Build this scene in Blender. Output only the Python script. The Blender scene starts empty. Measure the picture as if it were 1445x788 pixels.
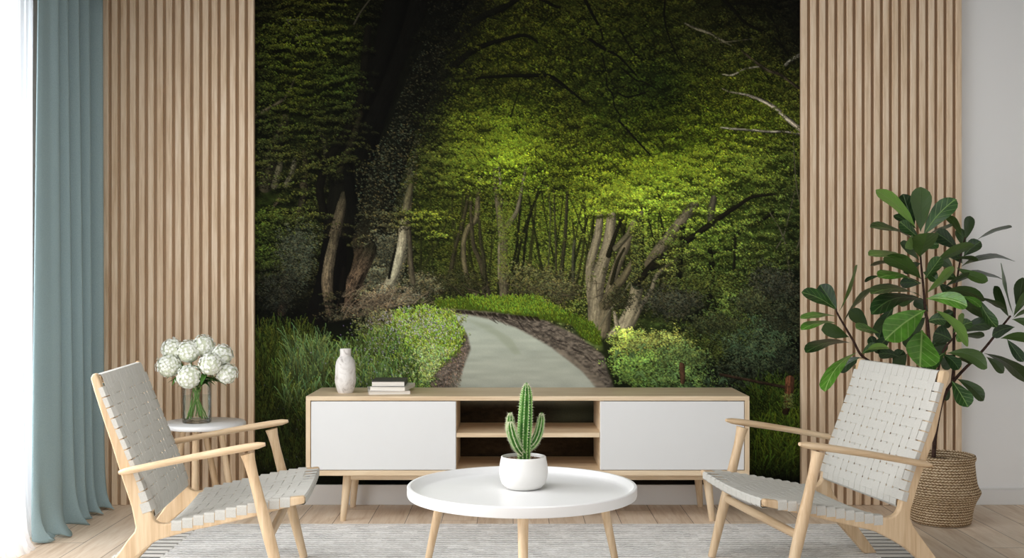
import bpy, bmesh, math, random
import numpy as np
from mathutils import Vector, Matrix
random.seed(5)
C=bpy.context.scene.collection
F=1613.0; HC=1.093; CX,CY=722.5,394.0          # focal length in px of a 1445 wide frame, eye height
def at(px,py,D):                                 # the point at distance D seen at px,py of the frame
    return Vector(((px-CX)/F*D, D, HC-(py-CY)/F*D))
WALL=5.54; CEIL=2.52

# ------------------------------------------------------------------ helpers
def empty(name,loc=(0,0,0),rz=0,label=None,cat=None,group=None):
    o=bpy.data.objects.new(name,None); C.objects.link(o); o.location=loc; o.rotation_euler=(0,0,rz)
    o.empty_display_size=.05
    if label: o['label']=label
    if cat: o['category']=cat
    if group: o['group']=group
    return o
def tag(o,label=None,cat=None,group=None,kind=None):
    if label: o['label']=label
    if cat: o['category']=cat
    if group: o['group']=group
    if kind: o['kind']=kind
    return o
class MB:
    def __init__(s): s.v=[]; s.f=[]; s.uv=None; s.mi=[]
    def add(s,vs,fs,mi=0):
        n=len(s.v); s.v+= [tuple(v) for v in vs]; s.f+=[tuple(i+n for i in f) for f in fs]; s.mi+=[mi]*len(fs); return s
    def box(s,x0,x1,y0,y1,z0,z1,mi=0):
        v=[(x0,y0,z0),(x1,y0,z0),(x1,y1,z0),(x0,y1,z0),(x0,y0,z1),(x1,y0,z1),(x1,y1,z1),(x0,y1,z1)]
        return s.add(v,[(0,3,2,1),(4,5,6,7),(0,1,5,4),(1,2,6,5),(2,3,7,6),(3,0,4,7)],mi)
    def tube(s,pts,rad,n=12,cap=True,flat=1.0,up=(0,0,1),mi=0,tipround=False):
        pts=[Vector(p) for p in pts]; m=len(pts)
        rad=rad if hasattr(rad,'__len__') else [rad]*m
        flat=flat if hasattr(flat,'__len__') else [flat]*m
        if tipround:
            P=[];Rr=[];Ff=[]
            for e in (0,1):
                i=0 if e==0 else m-1; j=1 if e==0 else m-2
                d=(pts[i]-pts[j]).normalized(); q=[]
                for a in (.0,.45,.8,.97):
                    q.append((pts[i]-d*rad[i]*(a-0.0)*1.0 if 0 else pts[i]-d*rad[i]*a, rad[i]*math.sqrt(max(0,1-(1-a)**2)) if a>0 else rad[i]*.12, flat[i]))
                if e==0: start=q
                else: end=q[::-1]
            P=start+[(pts[k],rad[k],flat[k]) for k in range(1,m-1)]+end
            # keep the end samples inside the line
            pts=[p[0] for p in P]; rad=[p[1] for p in P]; flat=[p[2] for p in P]; m=len(pts)
        vs=[];fs=[]; prev=None
        for i in range(m):
            d=(pts[min(i+1,m-1)]-pts[max(i-1,0)]).normalized()
            if prev is None:
                u=Vector(up); 
                if abs(u.dot(d))>.95: u=Vector((1,0,0))
                a=(u-d*u.dot(d)).normalized()
            else: a=(prev-d*prev.dot(d)).normalized()
            prev=a; b=d.cross(a)
            for k in range(n):
                t=2*math.pi*k/n; vs.append(pts[i]+a*math.cos(t)*rad[i]*flat[i]+b*math.sin(t)*rad[i])
        for i in range(m-1):
            for k in range(n):
                k2=(k+1)%n; fs.append((i*n+k,i*n+k2,(i+1)*n+k2,(i+1)*n+k))
        if cap:
            fs.append(tuple(range(n))[::-1]); fs.append(tuple((m-1)*n+k for k in range(n)))
        return s.add(vs,fs,mi)
    def lathe(s,prof,n=48,cx=0,cy=0,close=False,mi=0,wob=None):
        vs=[];fs=[];m=len(prof)
        for i,(r,z) in enumerate(prof):
            for k in range(n):
                t=2*math.pi*k/n; rr=r*(wob(t,i) if wob else 1)
                vs.append((cx+rr*math.cos(t),cy+rr*math.sin(t),z))
        for i in range(m-1):
            for k in range(n):
                k2=(k+1)%n; fs.append((i*n+k,i*n+k2,(i+1)*n+k2,(i+1)*n+k))
        if prof[0][0]>1e-4: fs.append(tuple(range(n))[::-1])
        if prof[-1][0]>1e-4: fs.append(tuple((m-1)*n+k for k in range(n)))
        return s.add(vs,fs,mi)
    def grid(s,P,mi=0):        # P[i][j] points
        a=len(P);b=len(P[0]); vs=[p for r in P for p in r]
        fs=[(i*b+j,i*b+j+1,(i+1)*b+j+1,(i+1)*b+j) for i in range(a-1) for j in range(b-1)]
        return s.add(vs,fs,mi)
    def ribbon(s,pts,nrm,wid,th=.0009,widths=None,mi=0):   # flat strap: centre line, outward normals, in-plane width direction
        vs=[];fs=[];m=len(pts)
        for i in range(m):
            p=Vector(pts[i]); n=Vector(nrm[i]).normalized(); h=widths[i]/2; tg=(Vector(pts[min(i+1,m-1)])-Vector(pts[max(i-1,0)])); w=tg.cross(n).normalized()
            vs+=[p-w*h-n*th,p+w*h-n*th,p+w*h*.97+n*0.0,p-w*h*.97+n*0.0]
        for i in range(m-1):
            a=i*4;b=a+4
            for k in range(4):
                k2=(k+1)%4; fs.append((a+k,a+k2,b+k2,b+k))
        fs.append((3,2,1,0)); fs.append(tuple((m-1)*4+k for k in range(4)))
        return s.add(vs,fs,mi)
    def build(s,name,mats,parent=None,smooth=None,bevel=0,seg=2,sub=0,loc=None,solid=0):
        me=bpy.data.meshes.new(name); me.from_pydata(s.v,[],s.f)
        mats=mats if isinstance(mats,(list,tuple)) else [mats]
        for m in mats: me.materials.append(m)
        for p,mi in zip(me.polygons,s.mi): p.material_index=mi
        bm=bmesh.new(); bm.from_mesh(me)
        if s.uv is not None:
            pass
        bmesh.ops.recalc_face_normals(bm,faces=bm.faces)
        bm.to_mesh(me); bm.free()
        if s.uv is not None:
            l=me.uv_layers.new(name='UVMap'); 
            for lp in me.loops: l.data[lp.index].uv=s.uv[lp.vertex_index]
        if smooth is not None:
            me.polygons.foreach_set('use_smooth',[True]*len(me.polygons))
            me.set_sharp_from_angle(angle=math.radians(smooth))
        o=bpy.data.objects.new(name,me); C.objects.link(o)
        if parent: o.parent=parent
        if loc is not None: o.location=loc
        if bevel:
            b=o.modifiers.new('bevel','BEVEL'); b.width=bevel; b.segments=seg; b.limit_method='ANGLE'; b.angle_limit=math.radians(35); b.harden_normals=False
        if sub:
            m=o.modifiers.new('sub','SUBSURF'); m.levels=sub; m.render_levels=sub
        if solid:
            m=o.modifiers.new('solid','SOLIDIFY'); m.thickness=solid; m.offset=0
        return o
def crv(pts,n=6):
    P=[Vector(p) for p in pts]; out=[]; m=len(P)
    for i in range(m-1):
        p0=P[max(i-1,0)];p1=P[i];p2=P[i+1];p3=P[min(i+2,m-1)]
        for k in range(n):
            f=k/n; out.append(.5*((2*p1)+(-p0+p2)*f+(2*p0-5*p1+4*p2-p3)*f*f+(-p0+3*p1-3*p2+p3)*f**3))
    out.append(P[-1]); return out
def interp(x,xs,ys):
    return float(np.interp(x,xs,ys))

# ------------------------------------------------------------------ materials
def s2l(c):
    return tuple(((v/255)/12.92 if v/255<=.04045 else ((v/255+.055)/1.055)**2.4) for v in c)+(1,)
def mat(name,col=(200,200,200),rough=.5,spec=.5,**kw):
    m=bpy.data.materials.new(name); m.use_nodes=True; nt=m.node_tree; b=nt.nodes['Principled BSDF']
    b.inputs['Base Color'].default_value=s2l(col); b.inputs['Roughness'].default_value=rough; b.inputs['Specular IOR Level'].default_value=spec
    for k,v in kw.items(): b.inputs[k.replace('_',' ')].default_value=v
    return m
def N(nt,t,**kw):
    n=nt.nodes.new(t)
    for k,v in kw.items(): setattr(n,k,v)
    return n
def L(nt,a,b): nt.links.new(a,b)
def coords(nt,scale=(1,1,1),kind='Object',rot=(0,0,0)):
    tc=N(nt,'ShaderNodeTexCoord'); mp=N(nt,'ShaderNodeMapping'); mp.inputs['Scale'].default_value=scale; mp.inputs['Rotation'].default_value=rot
    L(nt,tc.outputs[kind],mp.inputs['Vector']); return mp.outputs['Vector']
def noise(nt,vec,scale=5,detail=3,rough=.5,dist=0):
    n=N(nt,'ShaderNodeTexNoise'); n.inputs['Scale'].default_value=scale; n.inputs['Detail'].default_value=detail; n.inputs['Roughness'].default_value=rough; n.inputs['Distortion'].default_value=dist
    L(nt,vec,n.inputs['Vector']); return n.outputs['Fac']
def ramp(nt,fac,stops):
    r=N(nt,'ShaderNodeValToRGB'); e=r.color_ramp.elements
    while len(e)<len(stops): e.new(.5)
    for i,(p,c) in enumerate(stops): e[i].position=p; e[i].color=s2l(c) if len(c)==3 else c
    L(nt,fac,r.inputs['Fac']); return r.outputs['Color']
def math_(nt,op,a,b=None,c=None):
    n=N(nt,'ShaderNodeMath',operation=op)
    for i,v in enumerate((a,b,c)):
        if v is None: continue
        if isinstance(v,(int,float)): n.inputs[i].default_value=v
        else: L(nt,v,n.inputs[i])
    return n.outputs[0]
def mix(nt,fac,a,b,mode='MIX'):
    n=N(nt,'ShaderNodeMix',data_type='RGBA',blend_type=mode)
    for i,v in ((0,fac),(6,a),(7,b)):
        if isinstance(v,(int,float)): n.inputs[i].default_value=v
        elif isinstance(v,tuple): n.inputs[i].default_value=s2l(v) if len(v)==3 else v
        else: L(nt,v,n.inputs[i])
    return n.outputs[2]
def bump(nt,h,strength=.2,dist=.002):
    b=N(nt,'ShaderNodeBump'); b.inputs['Strength'].default_value=strength; b.inputs['Distance'].default_value=dist
    L(nt,h,b.inputs['Height']); L(nt,b.outputs[0],nt.nodes['Principled BSDF'].inputs['Normal'])
def wood(name,dark,mid,light,axis='z',rough=.5,fine=90,spec=.3,kind='Object'):
    m=mat(name,mid,rough,spec); nt=m.node_tree; b=nt.nodes['Principled BSDF']
    sc={'x':(.06,1,1),'y':(1,.06,1),'z':(1,1,.06)}[axis]
    v=coords(nt,sc,kind)
    a=noise(nt,v,fine,4,.6,.3); c=noise(nt,v,fine*.22,3,.5,.8)
    f=math_(nt,'ADD',math_(nt,'MULTIPLY',a,.5),math_(nt,'MULTIPLY',c,.5))
    col=ramp(nt,f,[(.36,dark),(.5,mid),(.64,light)])
    L(nt,col,b.inputs['Base Color']); bump(nt,a,.08,.001); return m
OAK=dict(dark=(203,177,144),mid=(218,195,163),light=(228,208,180))
M={}
for ax in 'xyz':
    M['oak_'+ax]=wood('pale oak '+ax,**OAK,axis=ax)
    M['ash_'+ax]=wood('oiled ash '+ax,(190,160,125),(206,179,145),(219,195,163),axis=ax,rough=.45)
M['slat']=wood('slat oak',(206,178,146),(224,200,171),(236,216,191),axis='z',rough=.6,fine=120)
M['backing']=mat('panel backing',(178,152,124),.9,.1)
M['white']=mat('white lacquer',(219,219,218),.38,.4)
M['table_white']=mat('white painted tray',(226,226,226),.35,.4)
M['wall']=mat('wall paint',(233,233,232),.9,.2)
M['trimw']=mat('baseboard paint',(222,221,219),.6,.3)
M['ceil']=mat('ceiling paint',(90,90,90),.9,.2)
def wallpaint(m):
    nt=m.node_tree; v=coords(nt); bump(nt,noise(nt,v,140,3),.06,.001)
wallpaint(M['wall'])
# floor boards
def floor_mat():
    m=mat('oak floor boards',(200,172,140),.55,.3); nt=m.node_tree; b=nt.nodes['Principled BSDF']
    tc=N(nt,'ShaderNodeTexCoord'); sx=N(nt,'ShaderNodeSeparateXYZ'); L(nt,tc.outputs['Object'],sx.inputs[0])
    P=.1615; u=math_(nt,'DIVIDE',math_(nt,'SUBTRACT',sx.outputs['X'],.651-20*P),P)
    i=math_(nt,'FLOOR',u); fr=math_(nt,'FRACT',u)
    off=math_(nt,'MULTIPLY',math_(nt,'FRACT',math_(nt,'MULTIPLY',i,.377)),1.9)
    vy=math_(nt,'DIVIDE',math_(nt,'ADD',sx.outputs['Y'],off),1.9); j=math_(nt,'FLOOR',vy); fy=math_(nt,'FRACT',vy)
    cb=N(nt,'ShaderNodeCombineXYZ'); L(nt,i,cb.inputs[0]); L(nt,j,cb.inputs[1])
    wn=N(nt,'ShaderNodeTexWhiteNoise'); L(nt,cb.outputs[0],wn.inputs['Vector'])
    mp=N(nt,'ShaderNodeMapping'); mp.inputs['Scale'].default_value=(1,.09,1)
    ad=N(nt,'ShaderNodeVectorMath',operation='ADD'); L(nt,tc.outputs['Object'],ad.inputs[0]); L(nt,wn.outputs['Color'],ad.inputs[1]); L(nt,ad.outputs[0],mp.inputs['Vector'])
    g=noise(nt,mp.outputs[0],60,4,.6,.6); g2=noise(nt,mp.outputs[0],9,3,.5,1.2)
    base=ramp(nt,math_(nt,'ADD',math_(nt,'MULTIPLY',g,.5),math_(nt,'MULTIPLY',g2,.5)),[(.33,(206,182,156)),(.5,(229,210,188)),(.66,(240,225,206))])
    tone=math_(nt,'ADD',.9,math_(nt,'MULTIPLY',wn.outputs['Value'],.16))
    vm=N(nt,'ShaderNodeVectorMath',operation='SCALE'); L(nt,base,vm.inputs[0]); L(nt,tone,vm.inputs['Scale'])
    d=math_(nt,'MINIMUM',fr,math_(nt,'SUBTRACT',1,fr)); seam=math_(nt,'LESS_THAN',d,.0085)
    d2=math_(nt,'MINIMUM',fy,math_(nt,'SUBTRACT',1,fy)); seam2=math_(nt,'LESS_THAN',d2,.0008)
    s=math_(nt,'MAXIMUM',seam,seam2)
    col=mix(nt,math_(nt,'MULTIPLY',s,.85),vm.outputs[0],(84,66,50)); L(nt,col,b.inputs['Base Color'])
    bump(nt,math_(nt,'SUBTRACT',math_(nt,'MULTIPLY',g,.15),s),.3,.0012)
    return m
M['floor']=floor_mat()
# woven straps
def strap_mat():
    m=mat('woven cotton strap',(212,208,200),.85,.15); nt=m.node_tree; b=nt.nodes['Principled BSDF']
    v=coords(nt); w=noise(nt,v,420,2); c=ramp(nt,w,[(.3,(188,186,179)),(.7,(200,198,192))]); L(nt,c,b.inputs['Base Color']); return m
M['strap']=strap_mat()
def rug_mat():
    m=mat('flat woven rug',(220,218,214),.95,.05); nt=m.node_tree; b=nt.nodes['Principled BSDF']
    tc=N(nt,'ShaderNodeTexCoord'); sx=N(nt,'ShaderNodeSeparateXYZ'); L(nt,tc.outputs['Object'],sx.inputs[0])
    wob=noise(nt,coords(nt,(9,5,1)),1,2); w2=noise(nt,coords(nt,(70,14,1)),1,1)
    v=math_(nt,'ADD',math_(nt,'DIVIDE',sx.outputs['Y'],.0335),math_(nt,'ADD',math_(nt,'MULTIPLY',wob,.5),math_(nt,'MULTIPLY',w2,.35)))
    row=math_(nt,'FLOOR',v); d=math_(nt,'ABSOLUTE',math_(nt,'SUBTRACT',math_(nt,'FRACT',v),.5))
    line=math_(nt,'MINIMUM',1,math_(nt,'MAXIMUM',0,math_(nt,'MULTIPLY',math_(nt,'SUBTRACT',d,.26),6)))
    u=math_(nt,'ADD',math_(nt,'DIVIDE',sx.outputs['X'],.060),math_(nt,'MULTIPLY',row,.43)); cb=N(nt,'ShaderNodeCombineXYZ'); L(nt,math_(nt,'FLOOR',u),cb.inputs[0]); L(nt,row,cb.inputs[1])
    wn=N(nt,'ShaderNodeTexWhiteNoise'); L(nt,cb.outputs[0],wn.inputs['Vector'])
    f=math_(nt,'MULTIPLY',line,math_(nt,'MULTIPLY',math_(nt,'POWER',wn.outputs['Value'],.8),.85))
    n2=noise(nt,coords(nt,(1,1.6,1)),55,4,.7)
    base=ramp(nt,n2,[(.35,(222,219,215)),(.6,(250,249,247))])
    col=mix(nt,f,base,(84,79,75)); L(nt,col,b.inputs['Base Color'])
    bump(nt,math_(nt,'ADD',math_(nt,'SUBTRACT',1,line),math_(nt,'MULTIPLY',n2,.4)),.5,.004); return m
M['rug']=rug_mat()
M['tassel']=mat('rug tassel yarn',(226,223,217),.95,.05)
nt=M['tassel'].node_tree; bump(nt,noise(nt,coords(nt,(1,6,1)),160,3),.6,.003)
M['rugdark']=mat('dark rug underlay',(44,40,38),.95,.05)
M['teal']=mat('dusty blue linen',(132,156,158),.9,.1)
nt=M['teal'].node_tree; v=coords(nt,(1,1,1)); a=noise(nt,coords(nt,(300,300,1500),'Object'),1,2); b2=noise(nt,coords(nt,(900,900,160),'Object'),1,2)
L(nt,ramp(nt,math_(nt,'MULTIPLY',math_(nt,'ADD',a,b2),.5),[(.35,(136,158,163)),(.65,(156,177,181))]),nt.nodes['Principled BSDF'].inputs['Base Color']); bump(nt,math_(nt,'ADD',a,b2),.25,.0006)
M['teal'].node_tree.nodes['Principled BSDF'].inputs['Transmission Weight'].default_value=0
def sheer_mat():
    m=bpy.data.materials.new('sheer voile'); m.use_nodes=True; nt=m.node_tree; nt.nodes.clear(); out=N(nt,'ShaderNodeOutputMaterial')
    t=N(nt,'ShaderNodeBsdfTranslucent'); t.inputs[0].default_value=(.92,.93,.95,1); d=N(nt,'ShaderNodeBsdfDiffuse'); d.inputs[0].default_value=(.9,.9,.92,1); tr=N(nt,'ShaderNodeBsdfTransparent')
    a=N(nt,'ShaderNodeMixShader'); a.inputs[0].default_value=.4; L(nt,t.outputs[0],a.inputs[1]); L(nt,d.outputs[0],a.inputs[2])
    b=N(nt,'ShaderNodeMixShader'); b.inputs[0].default_value=.28; L(nt,a.outputs[0],b.inputs[1]); L(nt,tr.outputs[0],b.inputs[2]); L(nt,b.outputs[0],out.inputs[0]); return m
M['sheer']=sheer_mat()
def glass_mat(name,col=(1,1,1,1),rough=0,ior=1.45):
    m=bpy.data.materials.new(name); m.use_nodes=True; nt=m.node_tree; b=nt.nodes['Principled BSDF']
    b.inputs['Base Color'].default_value=col; b.inputs['Roughness'].default_value=rough; b.inputs['IOR'].default_value=ior; b.inputs['Transmission Weight'].default_value=1; return m

def pane_mat(nm,ior,col):
    m=bpy.data.materials.new(nm); m.use_nodes=True; nt=m.node_tree; nt.nodes.clear(); out=N(nt,'ShaderNodeOutputMaterial')
    tr=N(nt,'ShaderNodeBsdfTransparent'); g=N(nt,'ShaderNodeBsdfGlossy'); g.inputs['Roughness'].default_value=.02
    fr=N(nt,'ShaderNodeFresnel'); fr.inputs[0].default_value=ior; tr.inputs[0].default_value=col; a=N(nt,'ShaderNodeMixShader'); L(nt,math_(nt,'MULTIPLY',fr.outputs[0],.65),a.inputs[0]); L(nt,tr.outputs[0],a.inputs[1]); L(nt,g.outputs[0],a.inputs[2]); L(nt,a.outputs[0],out.inputs[0]); return m
M['pane']=pane_mat('window pane',1.3,(1,1,1,1)); M['glass']=pane_mat('clear glass',1.3,(.97,.98,.98,1)); M['water']=pane_mat('water',1.08,(.93,.96,.95,1))
def stone_mat():
    m=mat('chalky marbled ceramic',(214,208,202),.7,.25); nt=m.node_tree; b=nt.nodes['Principled BSDF']; v=coords(nt)
    a=noise(nt,v,14,6,.6,2.2); c=ramp(nt,a,[(.34,(178,171,165)),(.43,(216,211,206)),(.6,(230,226,222)),(.74,(208,202,196))]); L(nt,c,b.inputs['Base Color']); bump(nt,noise(nt,v,60,4),.3,.002); return m
M['stone']=stone_mat()
M['book_white']=mat('off white book cloth',(222,216,208),.6,.3); M['pages']=mat('page edges',(232,226,216),.85,.1)
nt=M['pages'].node_tree; L(nt,ramp(nt,noise(nt,coords(nt,(1,1,900)),1,1),[(.4,(214,207,196)),(.6,(238,233,224))]),nt.nodes['Principled BSDF'].inputs['Base Color'])
M['book_dark']=mat('charcoal book cloth',(84,82,80),.6,.3)
M['pot']=mat('white glazed pot',(226,224,220),.42,.4)
def speck(name,stops,scale,bs=.8,bd=.004,rough=.9):
    m=mat(name,stops[0][1],rough,.1); nt=m.node_tree; a=noise(nt,coords(nt),scale,3,.7); L(nt,ramp(nt,a,stops),nt.nodes['Principled BSDF'].inputs['Base Color']); bump(nt,a,bs,bd); return m
M['grit']=speck('potting grit',[(.38,(52,36,26)),(.5,(120,92,70)),(.6,(190,170,150))],160)
M['soil']=speck('dark soil',[(.4,(26,18,12)),(.6,(62,46,34))],120)
M['cactus']=speck('cactus skin',[(.35,(40,80,30)),(.65,(68,116,46))],40,.2,.002,.45); M['crest']=speck('cactus rib crest',[(.35,(96,142,76)),(.65,(140,176,104))],60,.2,.002,.5)
M['spine']=mat('cactus spines',(226,222,196),.7,.2)
M['stem']=mat('green flower stem',(112,148,74),.5,.3); M['petal']=mat('white florets',(240,242,230),.7,.2); M['greenhead']=mat('floret cores',(226,231,208),.8,.2)
nt=M['petal'].node_tree; L(nt,ramp(nt,noise(nt,coords(nt),120,2),[(.35,(236,240,222)),(.55,(250,251,246))]),nt.nodes['Principled BSDF'].inputs['Base Color'])
M['fleaf']=mat('flower leaf',(70,112,44),.5,.3)
M['bark']=speck('fig bark',[(.35,(48,34,30)),(.65,(82,62,54))],60,.5,.003,.8)
def leaf_mat(name,base,vein,back):
    m=mat(name,base,.36,.5); nt=m.node_tree; b=nt.nodes['Principled BSDF']
    uv=N(nt,'ShaderNodeUVMap'); s=N(nt,'ShaderNodeSeparateXYZ'); L(nt,uv.outputs[0],s.inputs[0])
    av=math_(nt,'ABSOLUTE',math_(nt,'SUBTRACT',s.outputs['Y'],.5))
    mid=math_(nt,'SUBTRACT',1,math_(nt,'DIVIDE',av,.04)); mid=math_(nt,'MAXIMUM',mid,0)
    ph=math_(nt,'FRACT',math_(nt,'SUBTRACT',math_(nt,'MULTIPLY',s.outputs['X'],6.0),math_(nt,'MULTIPLY',av,3.6)))
    lat=math_(nt,'MAXIMUM',math_(nt,'SUBTRACT',1,math_(nt,'DIVIDE',math_(nt,'ABSOLUTE',math_(nt,'SUBTRACT',ph,.5)),.10)),0)
    f=math_(nt,'MAXIMUM',mid,math_(nt,'MULTIPLY',lat,.45))
    a=noise(nt,coords(nt),22,3); col=ramp(nt,a,[(.3,tuple(int(c*.85) for c in base)),(.7,tuple(min(255,int(c*1.18)) for c in base))])
    c1=mix(nt,math_(nt,'MULTIPLY',f,.8),col,vein); g=N(nt,'ShaderNodeNewGeometry'); c2=mix(nt,g.outputs['Backfacing'],c1,back); L(nt,c2,b.inputs['Base Color'])
    bump(nt,math_(nt,'MULTIPLY',f,-1),.35,.004); return m
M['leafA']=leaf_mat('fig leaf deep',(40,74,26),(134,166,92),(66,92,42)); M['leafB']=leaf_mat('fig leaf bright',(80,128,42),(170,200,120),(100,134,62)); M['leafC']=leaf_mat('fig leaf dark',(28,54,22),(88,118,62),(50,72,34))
def basket_mat():
    m=mat('braided seagrass',(186,158,122),.85,.15); nt=m.node_tree; b=nt.nodes['Principled BSDF']
    uv=N(nt,'ShaderNodeUVMap'); s=N(nt,'ShaderNodeSeparateXYZ'); L(nt,uv.outputs[0],s.inputs[0])
    v=math_(nt,'MULTIPLY',s.outputs['Y'],30); row=math_(nt,'FLOOR',v); fv=math_(nt,'ABSOLUTE',math_(nt,'SUBTRACT',math_(nt,'FRACT',v),.5))
    sk=math_(nt,'MULTIPLY',math_(nt,'SUBTRACT',math_(nt,'MULTIPLY',math_(nt,'FRACT',math_(nt,'MULTIPLY',row,.5)),4),1),math_(nt,'FRACT',v))
    u=math_(nt,'ADD',math_(nt,'MULTIPLY',s.outputs['X'],62),math_(nt,'MULTIPLY',sk,.9)); u=math_(nt,'ADD',u,math_(nt,'MULTIPLY',row,.37)); fu=math_(nt,'ABSOLUTE',math_(nt,'SUBTRACT',math_(nt,'FRACT',u),.5))
    hgt=math_(nt,'MULTIPLY',math_(nt,'SUBTRACT',1,math_(nt,'MULTIPLY',math_(nt,'POWER',math_(nt,'MULTIPLY',fv,2),2.2),.9)),math_(nt,'SUBTRACT',1,math_(nt,'MULTIPLY',math_(nt,'POWER',math_(nt,'MULTIPLY',fu,2),3),.7)))
    n1=noise(nt,coords(nt,(1,1,3)),75,5,.75); n2=noise(nt,coords(nt),8,2)
    f=math_(nt,'ADD',math_(nt,'MULTIPLY',hgt,.42),math_(nt,'ADD',math_(nt,'MULTIPLY',n1,.75),math_(nt,'MULTIPLY',n2,.12)))
    L(nt,ramp(nt,f,[(.42,(60,42,26)),(.62,(150,120,88)),(.78,(208,184,150)),(.92,(230,213,186))]),b.inputs['Base Color']); bump(nt,math_(nt,'ADD',hgt,math_(nt,'MULTIPLY',n1,.4)),.9,.006); return m
M['basket']=basket_mat()

# ------------------------------------------------------------------ the room
XL,XR=-2.26,3.3; YN=-1.2
b=MB(); b.box(XL-.3,XR+.1,YN,WALL+.1,-.06,0); tag(b.build('floor',M['floor']),kind='structure')
b=MB(); b.box(XL-.1,XR+.1,WALL,WALL+.1,0,CEIL); tag(b.build('wall_back',M['wall']),kind='structure')
b=MB(); b.box(XR,XR+.1,YN,WALL,0,CEIL); tag(b.build('wall_right',M['wall']),kind='structure')
b=MB(); b.box(XL-.1,XR+.1,YN,WALL+.1,CEIL,CEIL+.08); tag(b.build('ceiling',M['ceil']),kind='structure')
WY0,WY1,WZ0,WZ1=1.7,5.2,.03,2.40
b=MB(); b.box(XL-.1,XL,YN,WY0,0,CEIL); b.box(XL-.1,XL,WY1,WALL,0,CEIL); b.box(XL-.1,XL,WY0,WY1,WZ1,CEIL); b.box(XL-.1,XL,WY0,WY1,0,WZ0)
tag(b.build('wall_left',M['wall']),kind='structure')
win=empty('window_1',(XL-.05,0,0)); tag(win,'tall window in the left wall behind the sheer curtain',kind='structure')
b=MB()
for y in (WY0,WY0+1.14,WY0+2.3,WY1-.06): b.box(-.03,.03,y,y+.06,WZ0,WZ1)
b.box(-.03,.03,WY0,WY1,WZ0,WZ0+.06); b.box(-.03,.03,WY0,WY1,WZ1-.06,WZ1)
b.build('window_frame',M['trimw'],win,bevel=.003)
b=MB(); b.box(-.004,.004,WY0+.03,WY1-.03,WZ0+.03,WZ1-.03); b.build('window_pane',M['pane'],win)
# skirting
b=MB(); b.box(1.98,XR,WALL-.014,WALL,0,.074); b.box(1.98,XR,WALL-.010,WALL,.074,.081); tag(b.build('baseboard_right',M['trimw'],bevel=.002),kind='structure')
b=MB(); b.box(-1.252,1.402,WALL-.014,WALL,0,.097); tag(b.build('baseboard_back',M['trimw'],bevel=.002),kind='structure')

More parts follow.
